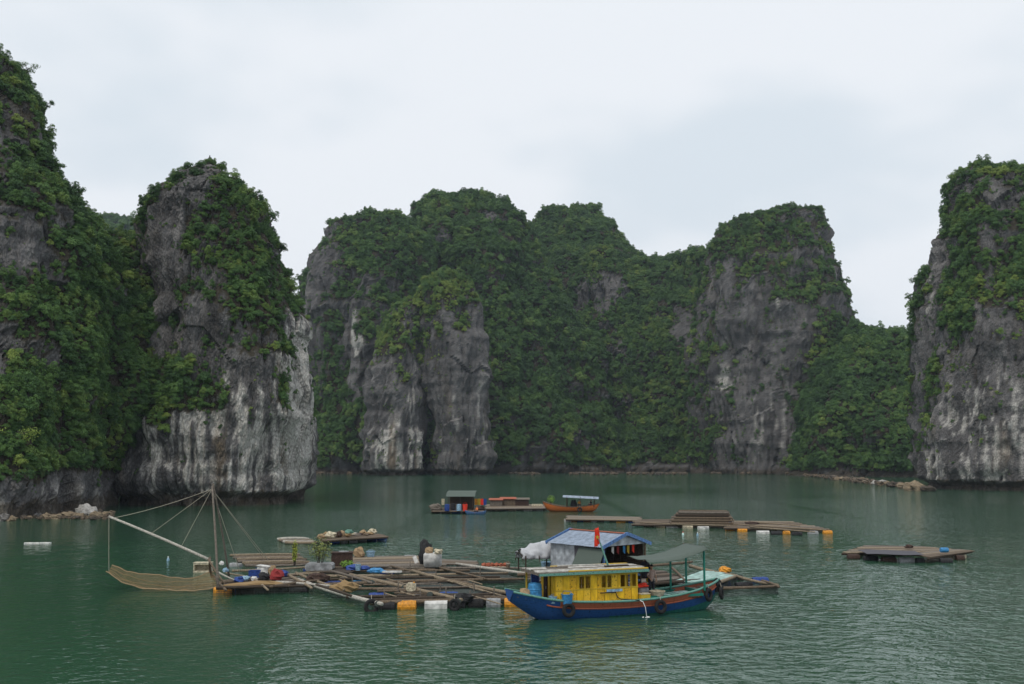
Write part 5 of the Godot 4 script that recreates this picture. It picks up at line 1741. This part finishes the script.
# ------------------------------------------------------------------ rafts and boats farther out
func raft(label: String, corners: Array, h: float, count: int, wood: Array, floats: Array, base: Vector2) -> Node3D:
	var t := thing("floating_raft", label, "raft", at(base.x, base.y))
	var c := []
	for q in corners: c.append(at(q[0], q[1], h))
	boards(t, c[0], c[1], c[2], c[3], count, 0.06, wood)
	pole(t, c[0] - Vector3(0, 0.08, 0), c[1] - Vector3(0, 0.08, 0), 0.10, mats.wood_dark, "beam")
	pole(t, c[3] - Vector3(0, 0.08, 0), c[2] - Vector3(0, 0.08, 0), 0.10, mats.wood_dark, "beam")
	for i in 3:
		var u := (i + 0.5) / 3.0
		pole(t, c[0].lerp(c[1], u) - Vector3(0, 0.1, 0), c[3].lerp(c[2], u) - Vector3(0, 0.1, 0), 0.09, mats.wood_dark, "beam")
	for f in floats:
		var a := at(f[0], f[2], 0.1)
		var b := at(f[1], f[2], 0.1)
		float_on(t, (a + b) * 0.5 + Vector3(0, -0.02, 0.35), b - a, a.distance_to(b), mats[f[3]], f.size() > 4, 0.28)
	return t

func build_far_rafts():
	var wd := [mats.wood, mats.wood_grey, mats.bamboo]
	var dk := [mats.wood, mats.wood_dark, mats.wood]
	# --- back left: littered platform with blue barrels, and a flat float beside it
	raft("junk laden raft with blue barrels at its right end, behind the fish farm", [[318, 537], [378, 533.5], [388, 537], [322, 541]], 0.45, 6, dk,
		[[322, 328, 541.5, "cream"], [330, 340, 541.5, "blue"], [342, 348, 541, "white", 1], [350, 358, 541, "grey"], [359, 367, 540, "grey"], [367.5, 377, 538.5, "blue"], [378, 387, 538, "blue"]], Vector2(350, 541))
	for i in 18:
		heap("one of the tan net and junk bundles heaped on the raft behind the fish farm", "junk_bundle", "bundle", at(321 + i * 3.0, 538.5 - i * 0.2 - (i % 3) * 0.8, 0.5), rng.randf_range(0.25, 0.55), rng.randf_range(0.2, 0.62), rng.randf_range(0.25, 0.45), mats[["tan", "wood_grey", "cream", "wood", "brown", "bleached", "net_olive"][(i * 3) % 7]], 420 + i, 0.0, "bundles on the littered raft")
	heap("green bag among the bundles on the littered raft", "bag", "bag", at(349, 533.5, 0.9), 0.4, 0.4, 0.3, mats.green_float, 131)
	var fl := thing("log_float", "low flat float of logs left of the junk laden raft", "float", at(295, 542))
	for i in 5:
		pole(fl, at(277 + i * 2, 539.5 + i * 0.8, 0.15), at(309 + i * 2, 539 + i * 0.9, 0.15), 0.16, mats[["bleached", "bamboo", "wood_grey"][i % 3]], "log")
	# --- long raft in the middle distance, three decks end to end
	raft("left section of the long raft with white, blue and orange floats", [[568, 515.5], [640, 517], [642, 520.5], [566, 519.5]], 0.32, 6, wd,
		[[564, 571, 520.5, "white", 1], [577, 583, 520.8, "blue"], [591, 596, 521, "white", 1], [604, 609, 521.3, "green_float"], [616, 625, 521.5, "orange"], [628, 634, 521.7, "blue"]], Vector2(600, 521))
	raft("middle section of the long raft carrying the stack of logs", [[636, 519.5], [732, 519], [738, 526], [632, 524.5]], 0.34, 8, dk,
		[[633, 643, 524.8, "green_float", 1], [645, 653, 525.2, "cream", 1], [656, 664, 525.8, "cream", 1], [666, 677, 526.5, "white", 1], [682, 692, 527.3, "cream", 1], [697, 708, 528, "white", 1]], Vector2(685, 527))
	raft("right section of the long raft with two orange floats at its corner", [[730, 521], [792, 521.5], [832, 530], [724, 528]], 0.34, 8, wd,
		[[725, 734, 528.8, "orange", 1], [737, 746, 530.5, "orange", 1], [756, 768, 532.5, "white", 1], [770, 781, 533.5, "black"], [782, 789, 533, "orange"], [791, 801, 534, "black"], [807, 817, 533, "grey"], [822, 831, 532.5, "orange"]], Vector2(775, 533))
	for q in [[640, 522.5, 737, 525.5, 0.55, "loose bamboo pole in front of the log stack"], [730, 524, 826, 530, 0.5, "longest loose bamboo pole on the right section of the long raft"], [745, 522, 800, 526, 0.5, "loose bamboo pole at the back of the right raft section"], [750, 527, 815, 532, 0.5, "loose bamboo pole at the front edge of the right raft section"]]:
		var ln := thing("loose_pole", q[5], "pole", at(q[0], q[1], q[4]), 0.0, "loose poles on the long raft")
		pole(ln, at(q[0], q[1], q[4]), at(q[2], q[3], q[4]), 0.08, mats.bamboo)
	# stack of logs
	var n := 0
	for lay in 5:
		for k in 5 - lay / 2:
			var y0 := 523.0 - k * 0.8
			var a := at(669 + lay * 2.2 + rng.randf() * 1.5, y0, 0.6) + Vector3(0, lay * 0.3, 0)
			var b := at(734 - lay * 1.2 - rng.randf() * 2.0, y0 + 0.3, 0.6) + Vector3(0, lay * 0.3, 0)
			var lg := thing("log", "log in the stack on the long raft", "log", a, 0.0, "logs stacked on the long raft")
			var s := Shape.new()
			s.tube([a, a.lerp(b, 0.5) + Vector3(0, rng.randf_range(-0.03, 0.03), 0), b], [0.165, 0.16, 0.145], 8)
			pw("trunk", s, [mats.wood, mats.wood_grey, mats.wood_dark][(n + lay) % 3], lg, false)
			var e := Shape.new()
			e.tube([b, b + (b - a).normalized() * 0.012], [0.125, 0.125], 8)
			pw("cut_end", e, mats.bamboo, lg)
			n += 1
	heap("small blue tarpaulin bundle at the right end of the log stack", "tarpaulin", "tarpaulin", at(729, 524, 0.5), 0.4, 0.42, 0.3, mats.sky_blue, 141)
	heap("dark net heap in the middle of the right raft section", "net_bundle", "fishing net", at(752, 524.5, 0.5), 0.8, 0.35, 0.4, mats.brown, 142)
	# --- raft on the right
	raft("separate brown raft at the right carrying a small blue barrel", [[866, 545.5], [922, 546.5], [968, 551], [842, 553]], 0.38, 11, wd,
		[[846, 858, 557, "brown"], [862, 876, 558.5, "black"], [880, 894, 559.5, "brown"], [897, 912, 560, "grey"], [914, 922, 560.5, "black"], [938, 950, 561, "black"], [954, 962, 558, "brown"]], Vector2(905, 559))
	raft("right end of the separate brown raft with its loose boards", [[912, 553.5], [960, 549.5], [972, 551], [928, 557.5]], 0.48, 5, wd, [[944, 951, 557, "cream", 1], [958, 963, 556, "cream", 1]], Vector2(945, 558))
	var dt := thing("tarpaulin", "dark tarpaulin spread over the separate brown raft", "tarpaulin", at(890, 553, 0.57))
	var s2 := Shape.new()
	var rows := []
	for i in 7:
		var row := []
		for j in 4: row.append(at(858 + i * 9.5 + j * 3, 550.0 + j * 1.4 + i * 0.25, 0.6) + Vector3(0, rng.randf_range(0, 0.06), 0))
		rows.append(row)
	s2.sheet(rows, 0.02)
	pw("sheet", s2, mats.tarp_dark, dt)
	var br := standing_barrel("small blue barrel lying on the separate brown raft", at(948, 550, 0.9), 0.6, 0.2, mats.sky_blue)
	br.rotation = Vector3(0, 0, PI / 2)
	heap("small dark net lump at the back of the separate brown raft", "net_bundle", "fishing net", at(909, 548, 0.55), 0.35, 0.3, 0.25, mats.brown, 144)
	# --- houseboat with grey green roof
	var hb := thing("houseboat", "small open houseboat with grey green roof far out in the bay", "houseboat", at(458, 512))
	var o := at(447, 510, 0.4)
	var ux := (at(474, 510, 0.4) - o)
	var uz := Vector3(0, 0, -4.0)
	boards(hb, at(430, 508, 0.35), at(486, 508, 0.35), at(484, 511.5, 0.35), at(432, 511.5, 0.35), 5, 0.08, dk)
	for q in [[432, 440, 512, "brown"], [442, 450, 512.3, "black"], [452, 460, 512.5, "blue"], [463, 471, 512.5, "black"], [474, 483, 512, "grey"]]:
		float_on(hb, (at(q[0], q[2], 0.1) + at(q[1], q[2], 0.1)) * 0.5, Vector3(1, 0, 0), 1.2, mats[q[3]], false, 0.3)
	for u in [0.05, 0.5, 0.95]:
		for w in [0.0, 1.0]:
			var p: Vector3 = o + ux * u + uz * w
			pole(hb, p, p + Vector3(0, 2.05 + w * 0.35, 0), 0.06, mats.wood_dark, "post")
	var s := Shape.new()
	var rr := []
	for i in 7:
		var u := -0.04 + 1.08 * i / 6.0
		rr.append([o + ux * u + Vector3(0, 2.0, 0.4), o + ux * u + uz * 0.5 + Vector3(0, 2.55, 0), o + ux * (u + 0.03) + uz * 1.08 + Vector3(0, 2.7, 0)])
	s.sheet(rr, 0.05)
	pw("roof", s, mats.tarp_green, hb)
	s = Shape.new()
	s.box(place(0, 0, 0), Vector3(ux.length() * 0.92, 1.9, 0.05))
	part("back_wall", s.mesh(), mats.wood_dark, hb, Transform3D(Basis(), o + ux * 0.5 + uz * 0.95 + Vector3(0, 0.95, 0) - hb.position))
	s = Shape.new()
	s.box(place(0, 0, 0), Vector3(ux.length() * 0.3, 0.9, 0.05))
	part("side_panel", s.mesh(), mats.wood_grey, hb, Transform3D(Basis(), o + ux * 0.2 + uz * 0.1 + Vector3(0, 0.45, 0) - hb.position))
	for q in [[447, 511, "blue", "dark blue barrel at the left of the houseboat deck"], [459, 511, "pale_blue", "pale blue barrel in the middle of the houseboat deck"], [465, 511, "red", "red tub on the houseboat deck"], [453, 510, "black", "black barrel between the blue barrels on the houseboat"]]:
		standing_barrel(q[3], at(q[0], q[1], 0.42), 0.95, 0.36, mats[q[2]], "barrel", q[2] != "red")
	for q in [[476, "orange", "orange garment on the houseboat washing line"], [479, "yellow_trim", "yellow garment on the houseboat washing line"], [482, "red", "red garment on the houseboat washing line"], [485, "blue", "blue garment on the houseboat washing line"], [443, "cream", "pale garment at the left post of the houseboat"]]:
		var g := thing("garment", q[2], "clothes", at(q[0], 505, 0.9), 0.1)
		s = Shape.new()
		var rws := []
		for i in 5: rws.append([Vector3(-0.25 + i * 0.125, 0.95, 0.04 * (i % 2)), Vector3(-0.22 + i * 0.11, 0.0, 0.05 * ((i + 1) % 2))])
		s.sheet(rws, 0.015)
		part("cloth", s.mesh(), mats[q[1]], g)
	heap("grey net heap at the left end of the houseboat", "net_bundle", "fishing net", at(435.5, 510, 0.4), 1.0, 0.9, 0.7, mats.wood_grey, 151)
	heap("dark bundle under the washing on the houseboat", "bundle", "bundle", at(480, 510, 0.4), 0.7, 0.6, 0.5, mats.brown, 152)
	# --- low sheds on the raft between houseboat and orange boat
	raft("narrow walkway raft between the houseboat and the orange boat", [[486, 504.5], [545, 504.5], [546, 508.5], [485, 509]], 0.4, 5, wd,
		[[492, 500, 510, "cream", 1], [508, 516, 510, "cream", 1], [524, 532, 510, "white", 1], [536, 543, 510, "grey"]], Vector2(515, 510))
	for q in [[496, 506, 2.0, 1.0, "wood_grey", "grey low shed at the left of the walkway raft"], [508, 505.5, 2.4, 1.1, "wood", "brown low shed in the middle of the walkway raft"], [522, 505.5, 2.2, 1.0, "brown", "dark low shed at the right of the walkway raft"]]:
		var sd := thing("low_shed", q[5], "shed", at(q[0], q[1], 0.43))
		for k in 5:
			s = Shape.new()
			s.box(place(-q[2] * 0.5 + q[2] * (k + 0.5) / 5.0, q[3] * 0.5, 0.5), Vector3(q[2] / 5.0 - 0.03, q[3], 0.04))
			part("wall_board", s.mesh(), mats[q[4]], sd)
		s = Shape.new()
		s.box(Transform3D(Basis(Vector3.RIGHT, 0.15), Vector3(0, q[3] + 0.08, 0)), Vector3(q[2] + 0.3, 0.07, 1.5))
		part("roof", s.mesh(), mats[["wood_grey", "hull_rust", "tarp_white"][int(q[0]) % 3]], sd)
		s = Shape.new()
		s.box(place(0, q[3] * 0.5, -0.5), Vector3(q[2], q[3], 0.04))
		part("back_wall", s.mesh(), mats.wood_dark, sd)
	var wb := thing("foam_plank", "white foam plank at the right end of the walkway raft", "plank", at(537, 506, 0.45))
	s = Shape.new()
	s.box(place(0, 0.15, 0), Vector3(1.7, 0.3, 0.6), 0.05)
	part("plank", s.mesh(), mats.cream, wb)
	# --- sampan and the person in it
	sampan("little blue rowing boat beside the houseboat", at(475.5, 514.2), 0.05, 3.1, 0.45, mats.trim_blue)
	var js := {hip = Vector3(0, 0.25, 0), chest = Vector3(0, 0.58, 0.05), neck = Vector3(0, 0.78, 0.06), head = Vector3(0, 0.92, 0.09),
		elbow_l = Vector3(-0.25, 0.46, 0.14), hand_l = Vector3(-0.18, 0.42, 0.38), elbow_r = Vector3(0.25, 0.46, 0.14), hand_r = Vector3(0.18, 0.42, 0.38),
		knee_l = Vector3(-0.13, 0.38, 0.38), foot_l = Vector3(-0.13, 0.0, 0.48), knee_r = Vector3(0.13, 0.38, 0.38), foot_r = Vector3(0.13, 0.0, 0.48)}
	person(at(475.5, 514.2) + Vector3(0.25, 0.16, 0), -0.9, "person in an orange shirt sitting in the little blue rowing boat", js, mats.boat_orange, mats.cloth_dark)
	# --- orange boat with blue awning
	var bp := at(571, 511.5)
	var ob := sampan("orange wooden boat with a blue awning far out in the bay", bp, -0.12, 8.6, 1.1, mats.boat_orange, true)
	var W: Transform3D = ob.transform
	for q in [[-0.6, 1.0], [-0.6, -1.0], [1.5, 0.95], [3.5, 0.7], [3.5, -0.7]]:
		pole(ob, Vector3(q[0], 0.7, q[1]), Vector3(q[0], 2.25, q[1]), 0.055, mats.wood_dark, "awning_post", 0.0, true)
	s = Shape.new()
	rr = []
	for i in 7:
		var x := -1.2 + 5.4 * i / 6.0
		rr.append([Vector3(x, 2.15 - i * 0.04, -1.1), Vector3(x, 2.42 - i * 0.04, 0), Vector3(x, 2.15 - i * 0.04, 1.1)])
	s.sheet(rr, 0.04)
	part("awning", s.mesh(), mats.roof_blue, ob)
	var engine := heap("black engine box under the awning of the orange boat", "engine_box", "engine", W * Vector3(0.4, 0.75, 0), 0.45, 1.0, 0.4, mats.black, 161)
	engine.set_meta("category", "engine")
	js.head = Vector3(0, 0.93, 0.05)
	person(W * Vector3(1.3, 0.75, 0.1), -0.3, "person in an orange shirt sitting under the blue awning", js, mats.orange, mats.cloth_dark)
	person(W * Vector3(3.1, 0.75, 0.0), -1.2, "person in dark clothes sitting at the right end of the orange boat", js, mats.cloth_dark, mats.cloth_dark)
	hung_tyre(W * Vector3(1.4, 0.35, 1.25), -0.12, "black tyre hung on the side of the orange boat", 1.1)
	planter("bright green potted bush at the left end of the orange boat", at(551, 504.5, 0.5), 1.0, 1.6, Color(0.20, 0.34, 0.06), false)

func sampan(label: String, where: Vector3, turn: float, length: float, wide: float, mat: Material, high := false) -> Node3D:
	var t := thing("wooden_boat" if high else "rowing_boat", label, "boat", where, turn)
	var L := length * 0.5
	var up := 1.0 if high else 0.38
	for side in [0, 1]:
		var s := Shape.new()
		for sz in [-1.0, 1.0]:
			var rows := []
			for i in 25:
				var u := -1.0 + 2.0 * i / 24.0
				var b := wide * pow(maxf(1.0 - absf(u) * absf(u), 0.02), 0.45)
				var g := up * (0.72 + 0.62 * u * u * (1.25 if u < 0 else 0.8))
				var kq := -0.15 + (g + 0.05) * pow(absf(u), 7.0)
				var ins: float = -0.05 * side
				rows.append([Vector3(u * L, kq + 0.04 * side, 0), Vector3(u * (L - 0.04), lerpf(kq, g, 0.4), sz * (b * 0.8 + ins)), Vector3(u * L, g, sz * (b + ins))])
			if (sz < 0) != (side == 1): rows.reverse()
			s.sheet(rows)
		part("hull" if side == 0 else "inner_planking", s.mesh(true), mat if side == 0 else mats.wood, t)
	for sz in [-1.0, 1.0]:
		var path := []
		for i in 25:
			var u := -1.0 + 2.0 * i / 24.0
			path.append(Vector3(u * L, up * (0.72 + 0.62 * u * u * (1.25 if u < 0 else 0.8)) + 0.01, sz * wide * pow(maxf(1.0 - u * u, 0.02), 0.45)))
		var s := Shape.new()
		s.tube(path, [0.05 if high else 0.025], 5)
		part("gunwale", s.mesh(true), mats.wood if high else mat, t)
	for x in [-0.5, 0.0, 0.5]:
		var s := Shape.new()
		s.box(place(x * L, up * 0.6, 0), Vector3(0.3, 0.05, wide * 1.6))
		part("thwart", s.mesh(), mats.wood, t)
	return t

# ------------------------------------------------------------------ shore rocks, trees that stand out, things afloat
func boulder_mesh(sd: int) -> ArrayMesh:
	var n := noise(sd, 1.0, 2)
	var cel := noise(sd + 50, 1.3, 1, FastNoiseLite.TYPE_CELLULAR)
	cel.cellular_return_type = FastNoiseLite.RETURN_DISTANCE
	var s := Shape.new()
	var rows := []
	for i in 9:
		var row := []
		var la := -PI / 2 + PI * i / 8.0
		for k in 15:
			var lo := TAU * (k % 14) / 14.0
			var d := Vector3(cos(la) * cos(lo), sin(la), cos(la) * sin(lo))
			row.append(d * (1.0 + n.get_noise_3dv(d * 0.9 + Vector3(sd, 0, 0)) * 0.6 + cel.get_noise_3dv(d + Vector3(sd, 0, 0)) * 0.25))
		rows.append(row)
	for i in 8:
		for k in 14: s.quad(rows[i][k], rows[i + 1][k], rows[i + 1][k + 1], rows[i][k + 1])
	return s.mesh()

func build_shore():
	var ms := []
	for i in 6: ms.append(boulder_mesh(200 + i))
	mats.boulder_tan = std(lin(0.30, 0.235, 0.155), 0.9, tex_blotch, Vector3(0.8, 0.8, 0.8), nrm_rough, 0.8)
	mats.boulder_grey = std(lin(0.25, 0.235, 0.22), 0.9, tex_blotch, Vector3(0.8, 0.8, 0.8), nrm_rough, 0.8)
	mats.boulder_pale = std(lin(0.52, 0.50, 0.47), 0.9, tex_blotch, Vector3(0.8, 0.8, 0.8), nrm_rough, 0.8)
	mats.boulder_dark = std(lin(0.10, 0.08, 0.06), 0.9, tex_blotch, Vector3(0.8, 0.8, 0.8), nrm_rough, 0.8)
	# below the left cliffs
	var list := [[88, 512.5, 1.7, 1.35, "pale", "big pale boulder with a crack on the left shore"], [4, 519, 1.0, 0.7, "grey", "grey rock cut by the left edge at the waterline"], [12, 519.5, 0.8, 0.5, "tan", "low tan rock next to the leftmost grey rock"], [70, 515.5, 1.3, 0.75, "tan", "long tan boulder left of the big pale boulder"], [47, 517, 0.9, 0.6, "tan", "tan boulder in the middle of the left shore"], [56, 517.5, 0.9, 0.5, "tan", "flat tan boulder right of the middle shore boulder"], [38, 516, 0.7, 0.5, "grey", "small grey boulder left of the middle shore boulder"], [80, 516.5, 1.0, 0.45, "tan", "flat tan slab below the big pale boulder"], [95, 515.5, 0.9, 0.6, "tan", "tan boulder right of the big pale boulder"], [106, 514, 0.9, 0.55, "tan", "tan boulder at the right end of the left shore"], [62, 513.5, 0.8, 0.5, "dark", "dark wet rock behind the tan shore boulders"], [100, 512.5, 0.7, 0.5, "dark", "dark rock behind the right end of the left shore"], [28, 518, 0.6, 0.35, "tan", "small tan rock on the left shore near the edge"]]
	for i in list.size():
		var q: Array = list[i]
		var o := part("shore_boulder", ms[i % 6], mats["boulder_" + q[4]], self, Transform3D(Basis(Vector3.UP, i * 1.3) * Basis.from_scale(Vector3(q[2], q[3], q[2] * 0.8)), at(q[0], q[1], q[3] * 0.35)))
		tag(o, q[5], "boulder", "boulders on the left shore")
	# below the saddle, at the foot of the right tower
	var right := [[915, 488.5, 2.6, 1.8, "tan", "tan boulder at the foot of the right tower"], [905, 487, 2.4, 1.5, "tan", "broad tan boulder left of the right tower's foot"], [893, 485.5, 2.2, 1.2, "dark", "dark boulder on the right shore"], [880, 483.5, 2.6, 1.1, "pale", "pale flat boulder on the right shore"], [868, 482, 2.4, 1.1, "tan", "tan boulder left of the pale flat one on the right shore"], [855, 480.5, 2.4, 1.0, "grey", "grey boulder on the right shore below the saddle"], [842, 479.5, 2.4, 0.9, "tan", "leftmost tan boulder of the right shore"], [928, 489.5, 2.2, 1.3, "dark", "dark boulder under the right rock wall"], [888, 484, 1.6, 0.9, "tan", "small tan boulder between the dark and pale ones"]]
	for i in right.size():
		var q: Array = right[i]
		var o := part("shore_boulder", ms[(i + 2) % 6], mats["boulder_" + q[4]], self, Transform3D(Basis(Vector3.UP, i * 2.1) * Basis.from_scale(Vector3(q[2], q[3], q[2] * 0.8)), at(q[0], q[1], q[3] * 0.3)))
		tag(o, q[5], "boulder", "boulders on the right shore")
	# rubble along the foot of the slopes: too many to count
	var mm := MultiMesh.new()
	mm.transform_format = MultiMesh.TRANSFORM_3D
	mm.use_colors = true
	mm.mesh = ms[1]
	var spots := []
	var clump := noise(97, 0.035, 2)
	var rs := RandomNumberGenerator.new()
	rs.seed = 99
	for k in 700:
		var px := rs.randf_range(495, 912)
		if clump.get_noise_1d(px) < (0.05 if px < 830 else -0.2): continue
		var base := 473.6 if px < 800 else lerpf(474.0, 487.0, (px - 800.0) / 110.0)
		if px < 800 and px > 690: base = 473.0
		var sz := rs.randf_range(0.3, 1.0) * (1.0 if px < 830 else 1.4)
		spots.append([at(px, base + rs.randf_range(-0.5, 0.6), rs.randf_range(-0.3, 0.5)), sz, rs.randf()])
	for k in 260:
		spots.append([at(rs.randf_range(0, 112), rs.randf_range(512.0, 519.0), rs.randf_range(-0.1, 0.25)), rs.randf_range(0.15, 0.42), rs.randf()])
	for k in 90:
		spots.append([at(rs.randf_range(312, 362), 473.2 + rs.randf_range(-0.4, 0.5), 0.2), rs.randf_range(0.5, 1.3), rs.randf()])
	mm.instance_count = spots.size()
	for i in spots.size():
		mm.set_instance_transform(i, Transform3D(Basis(Vector3.UP, i * 1.7) * Basis.from_scale(Vector3(1.5, 0.8, 1.1) * spots[i][1]), spots[i][0]))
		var c := Color(0.20, 0.15, 0.10).lerp(Color(0.10, 0.085, 0.07), spots[i][2])
		mm.set_instance_color(i, c)
	var mi := MultiMeshInstance3D.new()
	mi.name = "shore_rubble"
	mi.multimesh = mm
	var rm := std(Color.WHITE, 0.9, tex_blotch, Vector3(0.5, 0.5, 0.5))
	rm.vertex_color_use_as_albedo = true
	mi.material_override = rm
	add_child(mi)
	tag(mi, "brown rubble along the waterline below the forested slopes", "rubble", "", "stuff")

func build_small_things():
	# white floats on a line at the left
	for q in [[29, 544.5, 0.42, "left one of the three white floats in the calm water"], [36.5, 544.5, 0.28, "small middle one of the three white floats in the calm water"], [45.5, 544.3, 0.5, "right one of the three white floats in the calm water"]]:
		var t := thing("foam_float", q[3], "float", at(q[0], q[1], -0.05), 0.1, "white floats on a line")
		var s := Shape.new()
		s.box(Transform3D(Basis(Vector3.UP, PI / 2), Vector3(0, 0.09, 0)), Vector3(0.3, 0.22, q[2] * 2.0), 0.06)
		part("foam_block", s.mesh(), mats.white, t)
		s = Shape.new()
		s.tube([Vector3(0, -0.03, -0.22), Vector3(0, 0.215, -0.16), Vector3(0, 0.215, 0.16), Vector3(0, -0.03, 0.22)], [0.018], 5)
		part("cord", s.mesh(), mats.rope, t)
	# bottles and buoys
	for q in [[683, 536, "glass_pale", "pale green buoy with a red top floating behind the awning", true], [697.5, 536.5, "pale_blue", "pale blue bottle float right of the red topped buoy", false], [168, 562, "pale_blue", "pale blue bottle float above the lift net", false]]:
		var t := thing("bottle_float", q[3], "float", at(q[0], q[1], -0.08))
		var s := Shape.new()
		s.lathe(Transform3D.IDENTITY, [[0, 0], [0.10, 0.02], [0.12, 0.12], [0.11, 0.24], [0.05, 0.33], [0.04, 0.37], [0, 0.37]], 10)
		part("bottle", s.mesh(true), mats[q[2]], t)
		s = Shape.new()
		s.lathe(Transform3D.IDENTITY, [[0.05, 0.36], [0.055, 0.44], [0, 0.46]], 10)
		part("cap", s.mesh(), mats.red if q[4] else mats.white, t)
	lone_trees()

# trees that can be told apart on the skylines of the near cliffs
func lone_trees():
	var list := [
		["left tower", 36, 66, 3.4, "dark tree leaning out near the top of the left tower"],
		["left tower", 46, 106, 2.0, "small bare branched tree on the left tower's right edge"],
		["left tower", 64, 165, 2.2, "bushy tree halfway down the left tower's right edge"],
		["left tower", 78, 192, 2.4, "tree on the left tower's shoulder above the gap"],
		["left tower", 14, 445, 4.2, "big bright green tree above the shore at the left edge"],
		["left tower", 62, 425, 3.4, "round dark green tree above the left shore rocks"],
		["left tower", 28, 484, 3.2, "low spreading tree over the left shore rocks"],
		["left cliff", 152, 205, 2.2, "tree on the left shoulder of the nearest cliff"],
		["left cliff", 170, 186, 1.7, "small tree left of the rock tip on the nearest cliff"],
		["left cliff", 256, 198, 2.3, "dark tree on the right shoulder of the nearest cliff"],
		["left cliff", 240, 184, 1.8, "small tree right of the rock tip on the nearest cliff"],
		["left cliff", 276, 236, 1.8, "thin tree jutting from the right edge of the nearest cliff"],
		["left cliff", 292, 268, 1.9, "tree low on the right edge of the nearest cliff"],
		["left cliff", 306, 335, 1.6, "bush hanging over the white streaks of the nearest cliff"],
		["left cliff", 130, 402, 2.8, "leafy tree at the left corner of the nearest cliff"],
		["right tower", 958, 168, 2.6, "tree on the top left corner of the right tower"],
		["right tower", 936, 215, 2.4, "tree on the upper left edge of the right tower"],
		["right tower", 918, 283, 2.8, "tree jutting out low on the right tower's left edge"],
		["right tower", 912, 318, 2.4, "dark tree where the right tower meets the saddle"],
		["right shoulder", 985, 266, 3.0, "bright green tree on the ledge of the right rock wall"],
	]
	for i in list.size():
		var q: Array = list[i]
		var best := -1
		var bd := 1e9
		var v: PackedVector3Array = karst_points[q[0]][0]
		var nr: PackedVector3Array = karst_points[q[0]][1]
		for k in range(0, v.size(), 2):
			if nr[k].dot(EYE - v[k]) < 0.0: continue
			var d := screen(v[k]).distance_squared_to(Vector2(q[1], q[2] + 4.0))
			if d < bd:
				bd = d
				best = k
		var n: Vector3 = nr[best]
		tree(v[best] - n * 0.3, n, q[3], q[4], 300 + i)

func tree(where: Vector3, n: Vector3, size: float, label: String, sd: int):
	var t := thing("cliff_tree", label, "tree", where)
	var rs := RandomNumberGenerator.new()
	rs.seed = sd
	var lean := (Vector3.UP * 1.1 + Vector3(n.x, 0, n.z) * 0.7).normalized()
	var top := lean * size * 0.75
	var s := Shape.new()
	s.tube([Vector3.ZERO, top * 0.4 + Vector3(0.05, 0.05, 0) * size, top], [size * 0.055, size * 0.042, size * 0.018], 7)
	var trunk := part("trunk", s.mesh(true), mats.bark, t)
	var leaves := Shape.new()
	var yel := rs.randf()
	var tint: Color = GREENS[4 if label.contains("bright") else int(yel * 3.9)]
	for k in 7:
		var d := Vector3(rs.randfn(), absf(rs.randfn()) * 0.6 + 0.1, rs.randfn()).normalized()
		var f := top * rs.randf_range(0.35, 0.9)
		var e := f + d * size * rs.randf_range(0.3, 0.55)
		s = Shape.new()
		s.tube([f, f.lerp(e, 0.5) + Vector3(0, size * 0.03, 0), e], [size * 0.022, size * 0.015, size * 0.006], 5)
		part("limb", s.mesh(true), mats.bark, trunk)
		for m in 90:
			var o := Vector3(rs.randfn(), rs.randfn(), rs.randfn()).normalized()
			add_leaf(leaves, e + o * Vector3(1, 0.7, 1) * size * rs.randf_range(0.1, 0.27), o, 0.14, rs)
	for i in leaves.c.size(): leaves.c[i] = Color(leaves.c[i].r * tint.r, leaves.c[i].g * tint.g, leaves.c[i].b * tint.b)
	part("crown", leaves.mesh(), mats.leaf, t)
